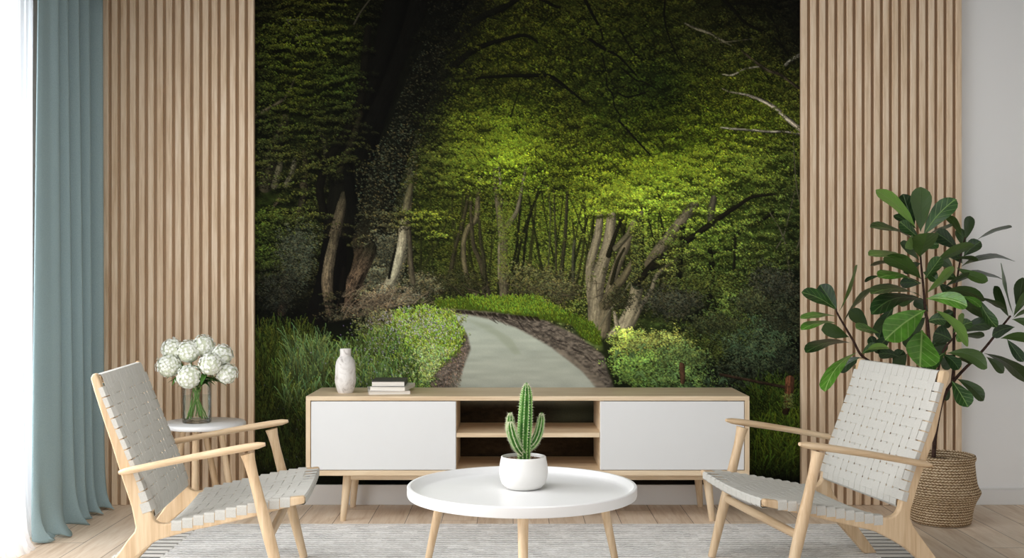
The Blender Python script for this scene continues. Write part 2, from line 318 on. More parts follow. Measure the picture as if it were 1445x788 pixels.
# ------------------------------------------------------------------ printed wall mural
MX0,MY0,MX1,MY1=358,-88,1131,684        # the print's extent in its own units
def paint_forest():
    R=np.random.default_rng(7)
    W=MX1-MX0; H=MY1-MY0
    yy,xx=np.mgrid[0:H,0:W].astype(np.float32); PX=xx+MX0; PY=yy+MY0
    def table(xs,ys,T):
        T=np.array(T,dtype=np.float32); xs=np.array(xs,float); ys=np.array(ys,float)
        fx=np.interp(PX[0],xs,np.arange(len(xs))); fy=np.interp(PY[:,0],ys,np.arange(len(ys)))
        ix=np.clip(fx.astype(int),0,len(xs)-2); iy=np.clip(fy.astype(int),0,len(ys)-2)
        tx=(fx-ix); ty=(fy-iy); tx=(tx*tx*(3-2*tx))[None,:,None]; ty=(ty*ty*(3-2*ty))[:,None,None]
        A=T[iy][:,ix];B=T[iy][:,ix+1];C=T[iy+1][:,ix];D=T[iy+1][:,ix+1]
        return (A*(1-tx)+B*tx)*(1-ty)+(C*(1-tx)+D*tx)*ty
    def noise(sx,sy=None,seed=0):
        sy=sy or sx; r=np.random.default_rng(seed+100)
        gh=int(H/sy)+3; gw=int(W/sx)+3; g=r.random((gh,gw)).astype(np.float32)
        fy=yy[:,0]/sy; fx=xx[0]/sx; iy=fy.astype(int); ix=fx.astype(int)
        ty=(fy-iy)[:,None]; tx=(fx-ix)[None,:]; ty=ty*ty*(3-2*ty); tx=tx*tx*(3-2*tx)
        A=g[iy][:,ix];B=g[iy][:,ix+1];C=g[iy+1][:,ix];D=g[iy+1][:,ix+1]
        return (A*(1-tx)+B*tx)*(1-ty)+(C*(1-tx)+D*tx)*ty
    xs=[358,420,480,540,600,660,720,790,860,930,1000,1060,1131]
    ys=[-88,0,60,120,180,230,290,350,400,440,490,550,620,684]
    # mean colours of the picture, row by row
    T=[
    [[16,18,7],[20,22,7],[14,16,6],[8,9,5],[8,9,5],[16,18,6],[24,27,8],[26,30,8],[24,28,8],[20,24,8],[12,14,6],[8,9,5],[6,7,4]],
    [[16,19,6],[24,28,7],[22,26,7],[10,12,5],[8,9,5],[20,22,6],[32,38,8],[34,40,9],[32,38,9],[30,36,8],[24,28,8],[14,16,6],[9,10,6]],
    [[22,28,7],[30,38,8],[26,33,8],[9,11,5],[10,12,6],[28,33,7],[42,50,9],[38,47,9],[34,43,9],[32,40,9],[36,43,12],[32,38,11],[14,16,8]],
    [[18,24,7],[26,33,7],[22,30,8],[10,12,6],[14,17,8],[38,46,10],[38,46,9],[40,50,10],[30,40,9],[26,38,8],[42,52,10],[50,62,12],[40,48,14]],
    [[20,26,9],[24,30,9],[18,22,8],[14,16,8],[30,36,12],[60,76,14],[64,84,14],[50,62,11],[42,56,10],[44,58,9],[58,76,12],[66,84,15],[56,70,18]],
    [[26,32,12],[26,30,11],[20,24,9],[18,20,10],[44,54,16],[66,86,18],[94,124,22],[66,84,15],[74,94,16],[78,102,18],[84,108,22],[74,96,24],[54,70,22]],
    [[28,38,10],[26,32,11],[16,18,8],[28,30,16],[42,52,13],[44,54,13],[46,58,14],[52,66,14],[88,112,24],[96,126,30],[72,94,26],[58,76,24],[46,60,24]],
    [[24,34,9],[24,30,11],[18,20,9],[34,36,22],[34,42,12],[38,46,12],[38,48,14],[46,58,16],[52,62,22],[66,82,28],[54,72,22],[54,70,24],[42,54,22]],
    [[20,26,10],[20,22,10],[14,14,8],[50,54,34],[42,50,20],[42,50,16],[44,52,18],[48,58,20],[56,64,28],[60,68,32],[38,50,18],[40,52,20],[26,34,18]],
    [[14,18,9],[12,13,7],[14,15,9],[62,66,42],[90,108,46],[74,88,34],[72,86,24],[72,86,30],[70,82,34],[52,64,26],[36,46,20],[34,46,20],[26,34,18]],
    [[18,24,10],[26,36,14],[48,60,26],[76,96,36],[102,126,44],[96,110,50],[100,110,80],[90,96,76],[84,100,44],[66,92,34],[38,52,22],[40,54,26],[24,32,16]],
    [[20,28,8],[30,42,12],[40,58,16],[60,80,30],[84,96,60],[80,90,60],[80,90,60],[80,90,60],[70,84,40],[44,64,24],[34,46,20],[26,34,14],[18,22,10]],
    [[20,28,8],[26,36,10],[30,40,12],[22,26,12],[22,22,14],[30,28,20],[36,36,28],[36,34,28],[34,32,26],[24,28,16],[18,22,12],[18,24,7],[14,18,6]],
    [[12,14,8],[12,14,8],[10,10,8],[14,12,10],[16,14,12],[22,18,14],[22,18,14],[22,18,14],[20,16,12],[12,12,8],[9,10,6],[8,10,5],[7,8,5]]]
    M=table(xs,ys,T)/255.
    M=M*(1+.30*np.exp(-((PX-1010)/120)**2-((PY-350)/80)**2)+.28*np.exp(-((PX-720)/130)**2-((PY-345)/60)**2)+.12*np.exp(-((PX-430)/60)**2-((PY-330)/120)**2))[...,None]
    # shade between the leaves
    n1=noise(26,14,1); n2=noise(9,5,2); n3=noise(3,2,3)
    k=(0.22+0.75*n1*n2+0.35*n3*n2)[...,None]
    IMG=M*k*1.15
    def clipi(x,y):
        m=(x>=0)&(x<W)&(y>=0)&(y<H); return m
    def splat(x,y,col,kern,alpha=1.0):
        # paints one little mark at each (x,y); kern is a list of offsets
        xi=np.round(x-MX0).astype(int); yi=np.round(y-MY0).astype(int)
        for dx,dy,a in kern:
            X=xi+dx; Y=yi+dy; m=clipi(X,Y); a=a*alpha
            IMG[Y[m],X[m]]=IMG[Y[m],X[m]]*(1-a)+col[m]*a
    leafk=[[(0,0,1),(1,0,.8),(-1,0,.5)],[(0,0,1),(1,1,.7),(1,0,.5)],[(0,0,1),(-1,1,.7),(0,1,.4)],[(0,0,1),(1,0,.9),(2,1,.5),(1,1,.4)],[(0,0,.9),(0,1,.6),(1,1,.4)],[(0,0,1),(-1,0,.9),(-2,1,.5),(-1,1,.6)]]
    tinyk=[[(0,0,.9)],[(0,0,.8),(1,0,.4)],[(0,0,.8),(0,1,.4)]]
    def at(A,x,y):
        return A[np.clip(y-MY0,0,H-1).astype(int),np.clip(x-MX0,0,W-1).astype(int)]
    def leaves(x,y,gain,kerns=leafk,hue=0.12,var=.45,alpha=1.,src=None):
        c=at(M if src is None else src,x,y)*gain*(1-var+2*var*R.random((len(x),1)))
        h=(R.random((len(x),1))-.5)*2*hue
        c=c*np.concatenate([1+h,1+0*h,1-h],1); c=(c*.92+.08*c.mean(1,keepdims=True))*np.array([1.07,.97,1.0])
        k=R.integers(0,len(kerns),len(x))
        for i in range(len(kerns)):
            m=k==i; splat(x[m],y[m],c[m],kerns[i],alpha)
    def inside(x,y,poly):
        poly=np.array(poly,float); c=np.zeros(x.shape,bool); j=len(poly)-1
        for i in range(len(poly)):
            xi,yi=poly[i]; xj,yj=poly[j]
            if yi!=yj: c^=((yi>y)!=(yj>y))&(x<(xj-xi)*(y-yi)/(yj-yi)+xi)
            j=i
        return c
    def scatter(n,poly=None,box=None,dens=None):
        if box is None:
            p=np.array(poly,float); box=(p[:,0].min(),p[:,1].min(),p[:,0].max(),p[:,1].max())
        x=R.uniform(box[0],box[2],n); y=R.uniform(box[1],box[3],n)
        m=np.ones(n,bool)
        if poly is not None: m&=inside(x,y,poly)
        if dens is not None: m&=R.random(n)<at(dens,x,y)
        return x[m],y[m]
    def sprays(n,box,poly=None,L=(10,34),per=26,gain=(1.1,2.2),th=2.2,tilt=.12,under=.3,dens=None,fan=.25):
        # flat layered twigs of beech leaves
        cx,cy=scatter(n,poly,box,dens)
        o=np.argsort(R.random(len(cx)))
        cx,cy=cx[o],cy[o]; nb=6
        for b in range(nb):
            X=cx[b::nb]; Y=cy[b::nb]; m=len(X)
            if not m: continue
            l=R.uniform(L[0],L[1],m); t=R.normal(0,tilt,m); g=R.uniform(gain[0],gain[1],m); arch=R.uniform(.1,.5,m)
            u=R.uniform(-1,1,(m,per)); v=R.normal(0,1,(m,per))*th*(1-.55*np.abs(u))
            x=X[:,None]+u*l[:,None]*.5
            y=Y[:,None]+u*l[:,None]*.5*t[:,None]+arch[:,None]*u*u*l[:,None]*fan+v
            xr=x.ravel(); 
            leaves(xr+R.normal(0,1,xr.size),(y+4+th).ravel(),under,var=.3,alpha=.55)
            G=np.repeat(g,per)[:,None]*(1-.22*np.clip(v.ravel()/th,-1,1))[:,None]
            leaves(xr,y.ravel(),G)
    def stroke(pts,w,col,shade=.5,light=-.35,bark=.25,alpha=1.,soft=.7,scale=(1.2,9)):
        # a limb of the printed wood: tapering, round, with bark along it
        pts=np.array(pts,float); n=len(pts); w=np.array(w if hasattr(w,'__len__') else [w]*n,float)
        # smooth the line
        t=np.arange(n); tt=np.linspace(0,n-1,(n-1)*6+1)
        def cr(v):
            out=[]
            for q in tt:
                i=min(int(q),n-2); f=q-i; p0=v[max(i-1,0)];p1=v[i];p2=v[i+1];p3=v[min(i+2,n-1)]
                out.append(.5*((2*p1)+(-p0+p2)*f+(2*p0-5*p1+4*p2-p3)*f*f+(-p0+3*p1-3*p2+p3)*f**3))
            return np.array(out)
        P=cr(pts); Wd=np.interp(tt,t,w); col=np.array(col,float)
        if col.ndim==1: col=np.repeat(col[None],n,0)
        C=np.stack([np.interp(tt,t,col[:,i]) for i in range(3)],1)/255.
        mw=Wd.max()+2
        x0=int(max(P[:,0].min()-mw-MX0,0)); x1=int(min(P[:,0].max()+mw-MX0+1,W)); y0=int(max(P[:,1].min()-mw-MY0,0)); y1=int(min(P[:,1].max()+mw-MY0+1,H))
        if x1<=x0 or y1<=y0: return
        X=PX[y0:y1,x0:x1]; Y=PY[y0:y1,x0:x1]
        best=np.full(X.shape,1e9,np.float32); side=np.zeros_like(X); wl=np.ones_like(X); cc=np.zeros(X.shape+(3,),np.float32); al=np.zeros_like(X)
        acc=0
        for i in range(len(P)-1):
            a=P[i];b=P[i+1];d=b-a;L2=d@d+1e-6;L=math.sqrt(L2)
            u=np.clip(((X-a[0])*d[0]+(Y-a[1])*d[1])/L2,0,1)
            qx=a[0]+u*d[0];qy=a[1]+u*d[1]; ww=Wd[i]+(Wd[i+1]-Wd[i])*u
            dist=np.hypot(X-qx,Y-qy)-ww*.5
            m=dist<best; best[m]=dist[m]
            s=((X-a[0])*(-d[1])+(Y-a[1])*d[0])/L/(ww*.5+.01)
            sgn=1 if d[1]>0 or abs(d[1])<abs(d[0])*.3 else -1
            side[m]=(-s*sgn)[m] if abs(d[1])>=abs(d[0])*.3 else s[m]*(1 if d[0]>0 else -1); wl[m]=ww[m]; al[m]=(acc+u*L)[m]
            cc[m]=(C[i]+(C[i+1]-C[i])*u[...,None])[m]; acc+=L
        a=np.clip(.5-best/soft,0,1)*alpha
        sd=np.clip(side,-1,1)
        lum=1-shade*np.clip((sd-light)**2/(1+abs(light))**2*1.6,0,1)
        if bark:
            r=np.random.default_rng(int(abs(P.sum()*10))%100000)
            g1=r.random((256,512)).astype(np.float32)
            ui=(((sd+1)*wl*.5)/scale[0]).astype(int)%256; vi=(al/scale[1]+ (ui*7.3)%3).astype(int)%512
            v2=(al/(scale[1]*.25)).astype(int)%512
            lum=lum*(1-bark+2*bark*(.7*g1[ui,vi]+.3*g1[(ui+31)%256,v2]))
        colr=np.clip(cc*lum[...,None],0,1)
        IMG[y0:y1,x0:x1]=IMG[y0:y1,x0:x1]*(1-a[...,None])+colr*a[...,None]
    def fill(poly,col,soft=1.5,alpha=1.,tex=0.,tx=None):
        m=inside(PX,PY,poly).astype(np.float32)
        for _ in range(int(soft)):
            m=(m+np.roll(m,1,0)+np.roll(m,-1,0)+np.roll(m,1,1)+np.roll(m,-1,1))/5
        c=np.array(col,np.float32)/255. if not isinstance(col,np.ndarray) else col
        c=np.broadcast_to(c,IMG.shape)
        if tx is not None: c=c*tx[...,None]
        IMG[:]=IMG*(1-(m*alpha)[...,None])+c*(m*alpha)[...,None]
        return m
    fine=R.random((H,W)).astype(np.float32)
    full=(358,-88,1131,460)
    # ---- far foliage
    x,y=scatter(60000,box=full); leaves(x,y,.75,alpha=.7,var=.6)
    sprays(1500,full,gain=(.6,1.3),L=(8,26),per=18,under=.25)
    # ---- glimpses of paler green deep in the wood
    for (cx,cy,sx,sy,n,g) in [(770,330,60,60,8000,1.7),(640,330,50,60,5000,1.5),(830,330,20,50,2500,2.0),(745,400,60,25,4000,1.6),(960,330,70,50,4000,1.5)]:
        x=R.normal(cx,sx,n); y=R.normal(cy,sy,n); leaves(x,y,g,kerns=leafk+tinyk,alpha=.8)
    # ---- thin far trunks
    dk=(26,27,12)
    for i in range(46):
        x0=R.uniform(560,960); b=R.uniform(405,425); lean=R.normal(18 if x0<760 else -6,24); h=R.uniform(110,190); w=R.uniform(1.5,4.5)
        mid=R.normal(0,6)
        c=np.array((30,31,14))*R.uniform(.6,1.5)
        stroke([(x0,b),(x0+lean*.35+mid,b-h*.4),(x0+lean*.7+mid,b-h*.75),(x0+lean,b-h)],[w,w*.85,w*.7,w*.4],c,alpha=.85)
    for p in [[(735,410),(742,330),(752,290),(770,245)],[(722,405),(735,340),(748,300),(765,262)],[(715,410),(728,350),(733,300),(738,245)]]:
        stroke(p,[4,3.5,3,2],(22,22,11))
    stroke([(790,425),(792,380),(797,330),(800,270)],[7,6,5,4],(46,44,28)); stroke([(783,420),(784,370),(782,300),(780,250)],[3,3,2.5,2],(50,48,30))
    stroke([(772,410),(774,360),(776,300),(772,260)],[2.5,2,2,2],(60,62,40)); stroke([(808,400),(808,360),(810,340)],[4,4,4],(60,60,44))
    # named middle trunks
    tr=(92,84,60)
    stroke([(675,422),(663,400),(656,378),(654,345),(660,322),(672,308),(674,280),(678,250)],[7,7,7,7,7,8,7,5],(88,80,56))
    stroke([(690,425),(684,395),(678,370),(668,345),(665,310),(664,280)],[10,9,8,6,5,4],(58,52,36))
    stroke([(683,412),(683,370),(678,340),(676,312)],[6,6,5,4],(44,42,26))
    stroke([(622,412),(634,390),(642,350),(651,320),(658,290),(662,262)],[8,7,6,6,5,4],(48,44,28))
    stroke([(712,425),(710,390),(710,350),(708,320),(703,290),(699,262),(698,228)],[14,13,13,13,9,6,4],(84,78,56))
    stroke([(716,318),(728,300),(733,280),(738,255),(742,235)],[8,6,5,4,3],(92,86,66)); stroke([(704,392),(704,350),(706,325)],[4,4,3],(110,102,80))
    stroke([(708,285),(705,250),(702,215)],[4,4,3],(120,112,92))
    x,y=scatter(900,poly=[(702,270),(722,270),(722,390),(704,390)]); leaves(x,y,1.6,alpha=.8)
    # white barked stem left of middle
    stroke([(556,400),(560,385),(570,350),(573,310),(576,280),(580,240)],[16,15,13,14,12,9],[(120,114,88),(140,132,104),(136,128,100),(108,100,74),(80,76,50),(60,58,36)])
    stroke([(582,395),(578,370),(578,330),(576,295)],[8,7,6,5],(58,52,36)); stroke([(545,395),(552,370),(556,350)],[5,5,4],(66,62,44))
    # left background trunks in shade
    stroke([(375,262),(382,225),(396,190),(402,168)],[20,19,16,13],(50,46,32)); stroke([(388,262),(394,240),(396,230)],[10,9,8],(80,76,56))
    stroke([(404,262),(412,245),(417,225)],[8,8,7],(84,80,62)); stroke([(398,440),(401,400),(398,380)],[12,10,8],(46,36,26))
    stroke([(413,380),(418,340),(424,300),(432,262)],[10,9,10,9],(40,36,26)); stroke([(428,262),(432,240),(430,215)],[9,8,7],(52,46,32))
    stroke([(455,262),(462,235),(458,200),(450,180)],[9,9,8,6],(44,42,28)); stroke([(388,290),(395,280)],[5,4],(74,64,48))
    # middle sprays over far trunks
    sprays(260,(560,200,830,275),gain=(.9,1.7),L=(10,30),per=22,under=.3)
    sprays(500,(358,-60,560,420),gain=(1.0,2.5),L=(16,46),per=40,under=.22,th=2.0)
    # ---- near sprays of the canopy
    bright=[(640,228,60,24),(700,185,60,22),(735,205,50,22),(690,215,50,20),(905,262,90,20),(860,275,50,14),(960,240,80,24),(1010,225,70,20),(930,235,60,24)]
    sprays(950,(600,-80,1131,170),gain=(.8,1.9),L=(8,26),per=22,under=.35,th=3.2,tilt=.3)
    x,y=scatter(22000,box=(600,-88,1131,230)); leaves(x,y,1.2,var=.7,alpha=.75)
    sprays(300,(585,165,830,232),gain=(.9,1.6),L=(12,30),per=26,under=.35,th=2.6,tilt=.2)
    sprays(420,(830,165,1131,300),gain=(.9,1.6),L=(12,30),per=28,under=.35,th=2.6,tilt=.2)
    for cx,cy,sx,sy in bright:
        n=34; X=R.normal(cx,sx*.5,n); Y=R.normal(cy,sy*.6,n)
        for a,b in zip(X,Y):
            m=30; u=R.uniform(-1,1,m); l=R.uniform(10,26); v=R.normal(0,1.6,m)
            leaves(a+u*l*.5,b+u*l*.06+u*u*2+v,1.25-.25*np.clip(v/2,-1,1)[:,None],var=.3)
    # ---- the great ivy clad trunk
    blk=(9,9,6)
    stroke([(470,470),(474,420),(478,370),(482,320),(490,270),(505,215),(530,150),(560,80),(585,10),(610,-90)],[70,54,48,50,50,50,52,58,72,90],[(14,13,9)]*3+[(16,15,10),(13,13,8)]+[blk]*5,bark=.35)
    stroke([(440,470),(462,440),(472,400)],[60,40,20],(8,8,6))
    stroke([(478,440),(490,400),(505,360),(520,330),(533,290),(550,230),(572,160),(600,80),(640,-10)],[34,38,34,34,44,46,46,50,50],[(52,42,30),(60,48,34),(46,38,26),(26,24,15),(17,17,10),(13,14,8),(10,11,6),(8,9,5),(8,8,5)],bark=.4)
    stroke([(468,400),(466,370),(472,335),(480,300),(486,275)],[16,18,16,14,10],[(70,60,42),(86,74,54),(84,74,54),(76,68,50),(50,46,32)],bark=.35)
    stroke([(486,395),(492,360),(490,340)],[10,16,8],(7,7,4),bark=.1,shade=.2)
    stroke([(500,300),(490,230),(498,180),(520,130),(545,60),(560,0),(570,-88)],[18,16,22,24,30,36,40],blk)
    stroke([(458,300),(452,262),(470,215),(500,170),(512,120),(520,40)],[10,12,14,16,14,10],(14,13,8))
    stroke([(480,240),(497,200),(509,160)],[10,10,7],(30,28,17))
    stroke([(470,262),(458,232),(446,215)],[5,4,3],(10,10,6)); stroke([(452,300),(440,298),(425,303)],[3,3,2],(10,9,6))
    # arching boughs
    bgh=(11,11,6)
    stroke([(585,165),(612,120),(646,88),(674,68),(710,56),(740,50),(758,60)],[16,13,10,8,6,5,3],bgh)
    stroke([(590,110),(622,72),(652,44),(680,24),(712,10),(735,-5)],[20,16,12,10,9,7],bgh)
    stroke([(660,112),(700,108),(745,107),(775,108),(800,125),(825,145)],[3,4,6,6,4,2],bgh)
    stroke([(748,-10),(780,8),(790,10)],[5,4,3],bgh); stroke([(815,-20),(835,20),(846,40),(850,56)],[6,4,3,2],bgh)
    stroke([(820,48),(850,68),(872,80),(900,110)],[4,5,3,2],bgh); stroke([(848,75),(854,100),(856,122),(864,134),(866,150),(876,165)],[2,2,2,2,2,1.5],bgh)
    stroke([(875,95),(895,112),(908,116),(925,126)],[2,2,2,1],bgh); stroke([(870,130),(884,137),(905,132),(915,128)],[2,2.5,2.5,1],bgh)
    stroke([(1010,-10),(1032,12),(1050,32),(1075,45),(1095,58),(1120,90)],[6,5,4,4,3,3],bgh); stroke([(940,-20),(936,20),(942,50),(955,80),(965,95)],[3,2.5,2,2,1],bgh)
    stroke([(1036,5),(1070,8),(1090,30),(1100,60)],[4,3,3,2],bgh); stroke([(873,40),(890,70),(905,85)],[2,2,1],bgh)
    stroke([(872,170),(892,192),(916,218)],[3,3,2],(14,14,8)); stroke([(720,165),(728,140),(735,120)],[1.5,1.5,1],bgh)
    for i in range(70):
        x0=R.uniform(640,1110); y0=R.uniform(-60,220); q=[(x0,y0)]; a=R.uniform(.2,1.4)
        for j in range(4): a+=R.normal(0,.4); x0+=R.uniform(6,14)*math.cos(a); y0+=R.uniform(6,14)*math.sin(a); q.append((x0,y0))
        stroke(q,[1.5,1.2,1.0,.8,.6],(14,14,8),alpha=.8,bark=0)
    # ---- right hand cluster of leaning trunks
    g=(126,116,90)
    stroke([(846,470),(838,440),(832,400),(833,370),(842,335),(847,300)],[20,16,12,13,12,9],g,light=-.3)
    stroke([(840,470),(840,430),(842,400),(850,370),(858,340),(862,305)],[26,22,20,18,16,13],(128,118,92),light=-.2)
    stroke([(850,470),(856,430),(862,400),(872,370),(885,340),(893,315)],[20,14,12,12,12,9],(108,98,74))
    stroke([(858,360),(866,335),(876,310)],[8,6,4],(26,25,14)); stroke([(862,400),(870,370),(880,350)],[6,5,3],(34,32,18))
    stroke([(868,350),(882,335),(896,318),(905,300)],[9,8,7,5],(92,86,62)); stroke([(852,430),(866,408),(880,390),(892,370)],[16,13,11,9],(90,82,58))
    stroke([(846,460),(858,440),(874,420),(888,398)],[2,2,2,1.5],(110,104,80),bark=0)
    stroke([(868,478),(882,458),(893,430),(898,400),(900,370)],[26,24,20,16,13],[(150,140,112),(146,136,108),(140,130,102),(110,102,76),(60,60,36)])
    stroke([(899,400),(898,370),(900,340),(902,310)],[17,16,15,13],(34,38,22),bark=.5)
    stroke([(872,470),(868,450),(866,440)],[7,6,4],(140,130,104))
    x,y=scatter(800,poly=[(888,300),(912,300),(916,400),(890,400)]); leaves(x,y,1.3,alpha=.85)
    stroke([(915,372),(930,352),(948,330),(962,310),(978,290)],[14,17,18,15,14],[(84,76,56),(100,92,70),(98,90,70),(104,96,74),(84,80,60)])
    stroke([(1003,318),(1002,300),(1006,280)],[10,10,9],(74,70,54))
    stroke([(898,400),(922,372),(950,352),(985,328),(1010,310),(1040,290),(1060,278),(1092,274)],[9,11,9,9,8,6,5,3],(24,22,14))
    stroke([(918,380),(960,364),(1000,358),(1040,350)],[5,4,4,2],(18,17,11)); stroke([(1035,335),(1050,320),(1075,310),(1090,300)],[7,5,4,3],(18,17,11))
    stroke([(893,455),(905,430),(918,410),(925,390),(940,375),(980,350)],[7,7,6,6,5,2],[(110,102,80)]*4+[(84,80,56)]*2)
    stroke([(958,440),(956,400),(960,350),(962,320)],[10,9,8,8],(16,16,10)); stroke([(1000,420),(1004,380),(1000,350)],[8,8,6],(16,16,10)); stroke([(1034,380),(1036,350),(1036,330)],[4,4,3],(22,22,13))
    stroke([(1115,420),(1112,380),(1108,350),(1100,325),(1085,300)],[4,3,3,2,1.5],(84,80,62)); stroke([(1108,365),(1125,345),(1129,300),(1122,260),(1118,200)],[2,2,1.5,1.5,1],(84,80,62),bark=0)
    stroke([(1094,350),(1105,330),(1115,290),(1120,270)],[1.5,1.5,1,1],(90,86,66),bark=0)
    # grey dead boughs
    ds=(150,142,122)
    stroke([(1018,125),(1030,130),(1052,134),(1075,142),(1092,152),(1110,168),(1131,184)],[1.5,2.5,3.5,5,6,7,8],[(96,90,72)]*2+[ds]*5,shade=.7,bark=.5)
    stroke([(1016,180),(1035,182),(1060,184),(1085,186),(1108,186),(1131,190)],[2,3,3,3.5,3,4],(132,126,108),shade=.7,bark=.6)
    stroke([(1018,105),(1032,106),(1048,98),(1062,95),(1075,94)],[1.5,2.5,2,2.5,1.5],(126,120,100),bark=.5); stroke([(965,33),(980,40),(1000,47),(1012,54),(1030,64)],[2,4,4,4,2],(84,80,62),bark=.7)
    stroke([(1046,72),(1060,84),(1080,98),(1100,106),(1125,124)],[3,4,5,4,4],(50,44,32),bark=.6); stroke([(1107,92),(1116,84),(1130,76)],[4,5,4],(90,88,76),bark=.8); stroke([(1000,55),(1015,60),(1060,55)],[1.2,1.5,1.2],(70,66,50),bark=.6)
    # small pale twigs at upper left
    stroke([(406,28),(412,40),(420,50),(424,60),(424,68)],[1.6,1.6,1.5,1.2,1],(84,80,66),bark=0); stroke([(405,28),(425,28),(450,29)],[1.3,1.2,1],(70,72,60),bark=0)
    stroke([(424,58),(436,52),(448,60)],[1.3,1.2,1],(76,74,58),bark=0); stroke([(358,166),(378,154),(398,142),(408,130),(416,112)],[5,5,4,3,2],(72,66,48)); stroke([(500,34),(510,16),(522,0)],[2.5,2,2],(60,56,44),bark=0)
    # a few leaves in front of limbs
    sprays(60,(1000,20,1131,200),gain=(.9,1.6),L=(6,16),per=12,under=.5,th=2.0,tilt=.3)
    sprays(110,(600,-60,1131,230),gain=(.7,1.5),L=(8,22),per=16,under=.4,th=2.6,tilt=.3)
    sprays(44,(830,272,1000,300),gain=(1.0,1.5),L=(12,28),per=26,under=.4,th=2.2,tilt=.15)
    sprays(240,(925,310,1131,440),gain=(.8,1.6),L=(10,26),per=22,under=.35,th=2.4)
    sprays(16,(830,300,930,440),gain=(.8,1.4),L=(8,18),per=12,under=.5,th=2.0)
    sprays(34,(590,250,830,360),gain=(.9,1.7),L=(8,22),per=14,under=.5,th=2.0)
    sprays(230,(358,-40,520,250),gain=(1.3,2.5),L=(18,50),per=40,under=.15,th=1.8,dens=np.clip((575-PX)/110,.0,1)*.9)
    sprays(110,(358,300,445,390),gain=(1.3,2.4),L=(20,56),per=46,under=.2,th=2.4); sprays(18,(440,300,620,345),gain=(2,3),L=(30,60),per=46,under=.2,th=1.5); sprays(16,(440,405,530,440),gain=(2.2,3.4),L=(18,34),per=30,under=.2,th=1.5)
    # ivy over the great trunk: small grey green leaves
    iv=[(500,300),(545,190),(575,110),(600,60),(640,60),(625,110),(600,190),(580,250),(570,330),(540,330),(500,350)]
    x,y=scatter(4200,poly=iv); G=np.broadcast_to(np.array([34,38,24],np.float32)/255,IMG.shape)
    leaves(x,y,1.0,var=.85,src=G,alpha=.85)
    x,y=scatter(900,poly=[(590,50),(630,-80),(700,-80),(660,40),(620,100)]); leaves(x,y,.6,var=.8,src=G)
    x,y=scatter(1800,poly=[(500,240),(560,170),(600,180),(580,300),(545,330),(505,300)]); leaves(x,y,1.35,var=.8,src=G,hue=.2)
    D=np.broadcast_to(np.array([12,14,7],np.float32)/255,IMG.shape)
    for j in range(140):
        u=R.random(); cx=590+u*95+R.normal(0,12); cy=200-u*230+R.normal(0,16); n=24
        leaves(R.normal(cx,7,n),R.normal(cy,6,n),1,src=D,var=.6)
    sprays(60,(580,40,680,230),gain=(.9,1.8),L=(8,20),per=14,under=.3,th=2.5)
    # ---- understorey
    G2=np.broadcast_to(np.array([60,70,46],np.float32)/255,IMG.shape)
    def bush(cx,cy,rx,ry,n,col,dark=.28,var=.6,kern=leafk):
        a=R.uniform(0,2*np.pi,n); r=np.sqrt(R.random(n))*(.62+.55*R.random(n)**1.5)
        ph=R.uniform(0,6,3); r=r*(1+.16*np.sin(3*a+ph[0])+.10*np.sin(7*a+ph[1])+.07*np.sin(13*a+ph[2])); x=cx+rx*r*np.cos(a); y=cy+ry*r*np.sin(a)
        keep=(at(noise(7,5,int(cx*3+cy)),x,y)+.45*R.random(n))>.42; x=x[keep]; y=y[keep]
        S=np.broadcast_to(np.array(col,np.float32)/255,IMG.shape)
        q=len(x)//2; leaves(x[:q]+1,y[:q]+2,dark,src=S,alpha=.7,kerns=kern)
        tone=(.75+.5*noise(9,7,int(cx+cy)))
        sh=at(tone,x,y)[:,None]*(1.08-.2*np.clip((y-cy)/ry,-1,1))[:,None]
        leaves(x,y,sh,src=S,var=var,kerns=kern)
    bush(420,360,30,50,2600,(42,50,34)); bush(392,410,34,34,1500,(28,32,22)); bush(548,352,30,30,1500,(52,58,40)); bush(535,392,34,22,1800,(58,64,44)); bush(600,402,34,20,1500,(60,64,42))
    stroke([(408,478),(438,462),(458,432),(468,390),(472,350)],[10,34,44,40,36],[(9,8,6)]*5,bark=.3)
    stroke([(466,440),(462,400),(466,365),(474,330)],[12,16,15,12],[(62,52,38),(92,80,60),(92,82,62),(60,54,38)],bark=.4)
    stroke([(487,448),(492,420),(504,390),(516,368),(524,350)],[30,26,24,20,16],[(50,40,30),(70,56,42),(78,64,48),(62,52,38),(36,34,22)],bark=.6,scale=(1.0,5))
    stroke([(480,445),(483,410),(486,380)],[8,10,8],(12,10,7),bark=.2); stroke([(498,440),(503,410),(513,385)],[3,3,2],(24,19,14),bark=0)
    stroke([(540,412),(552,395),(562,370),(568,340),(570,315),(574,290),(580,262)],[13,14,13,13,13,10,7],[(120,116,92),(150,144,116),(156,150,122),(150,142,114),(128,120,92),(96,90,64),(70,66,42)],bark=.3)
    stroke([(583,398),(580,370),(578,335),(577,315)],[7,7,6,5],(70,64,48)); stroke([(549,392),(553,372),(558,352)],[4,4,3],(20,19,13))
    sprays(26,(545,296,620,318),gain=(1.6,2.4),L=(20,40),per=30,under=.3,th=1.5); sprays(14,(455,410,530,440),gain=(2.0,3.2),L=(16,32),per=26,under=.2,th=1.5)
    bush(500,452,44,20,1500,(44,46,30)); bush(555,418,44,16,1900,(84,86,62),var=.45)
    bush(530,435,46,20,1500,(66,64,46)); bush(755,395,50,26,2400,(60,66,34)); bush(650,400,40,22,1200,(34,38,18)); bush(790,410,30,20,1300,(60,66,36)); bush(870,420,20,20,500,(40,44,24))
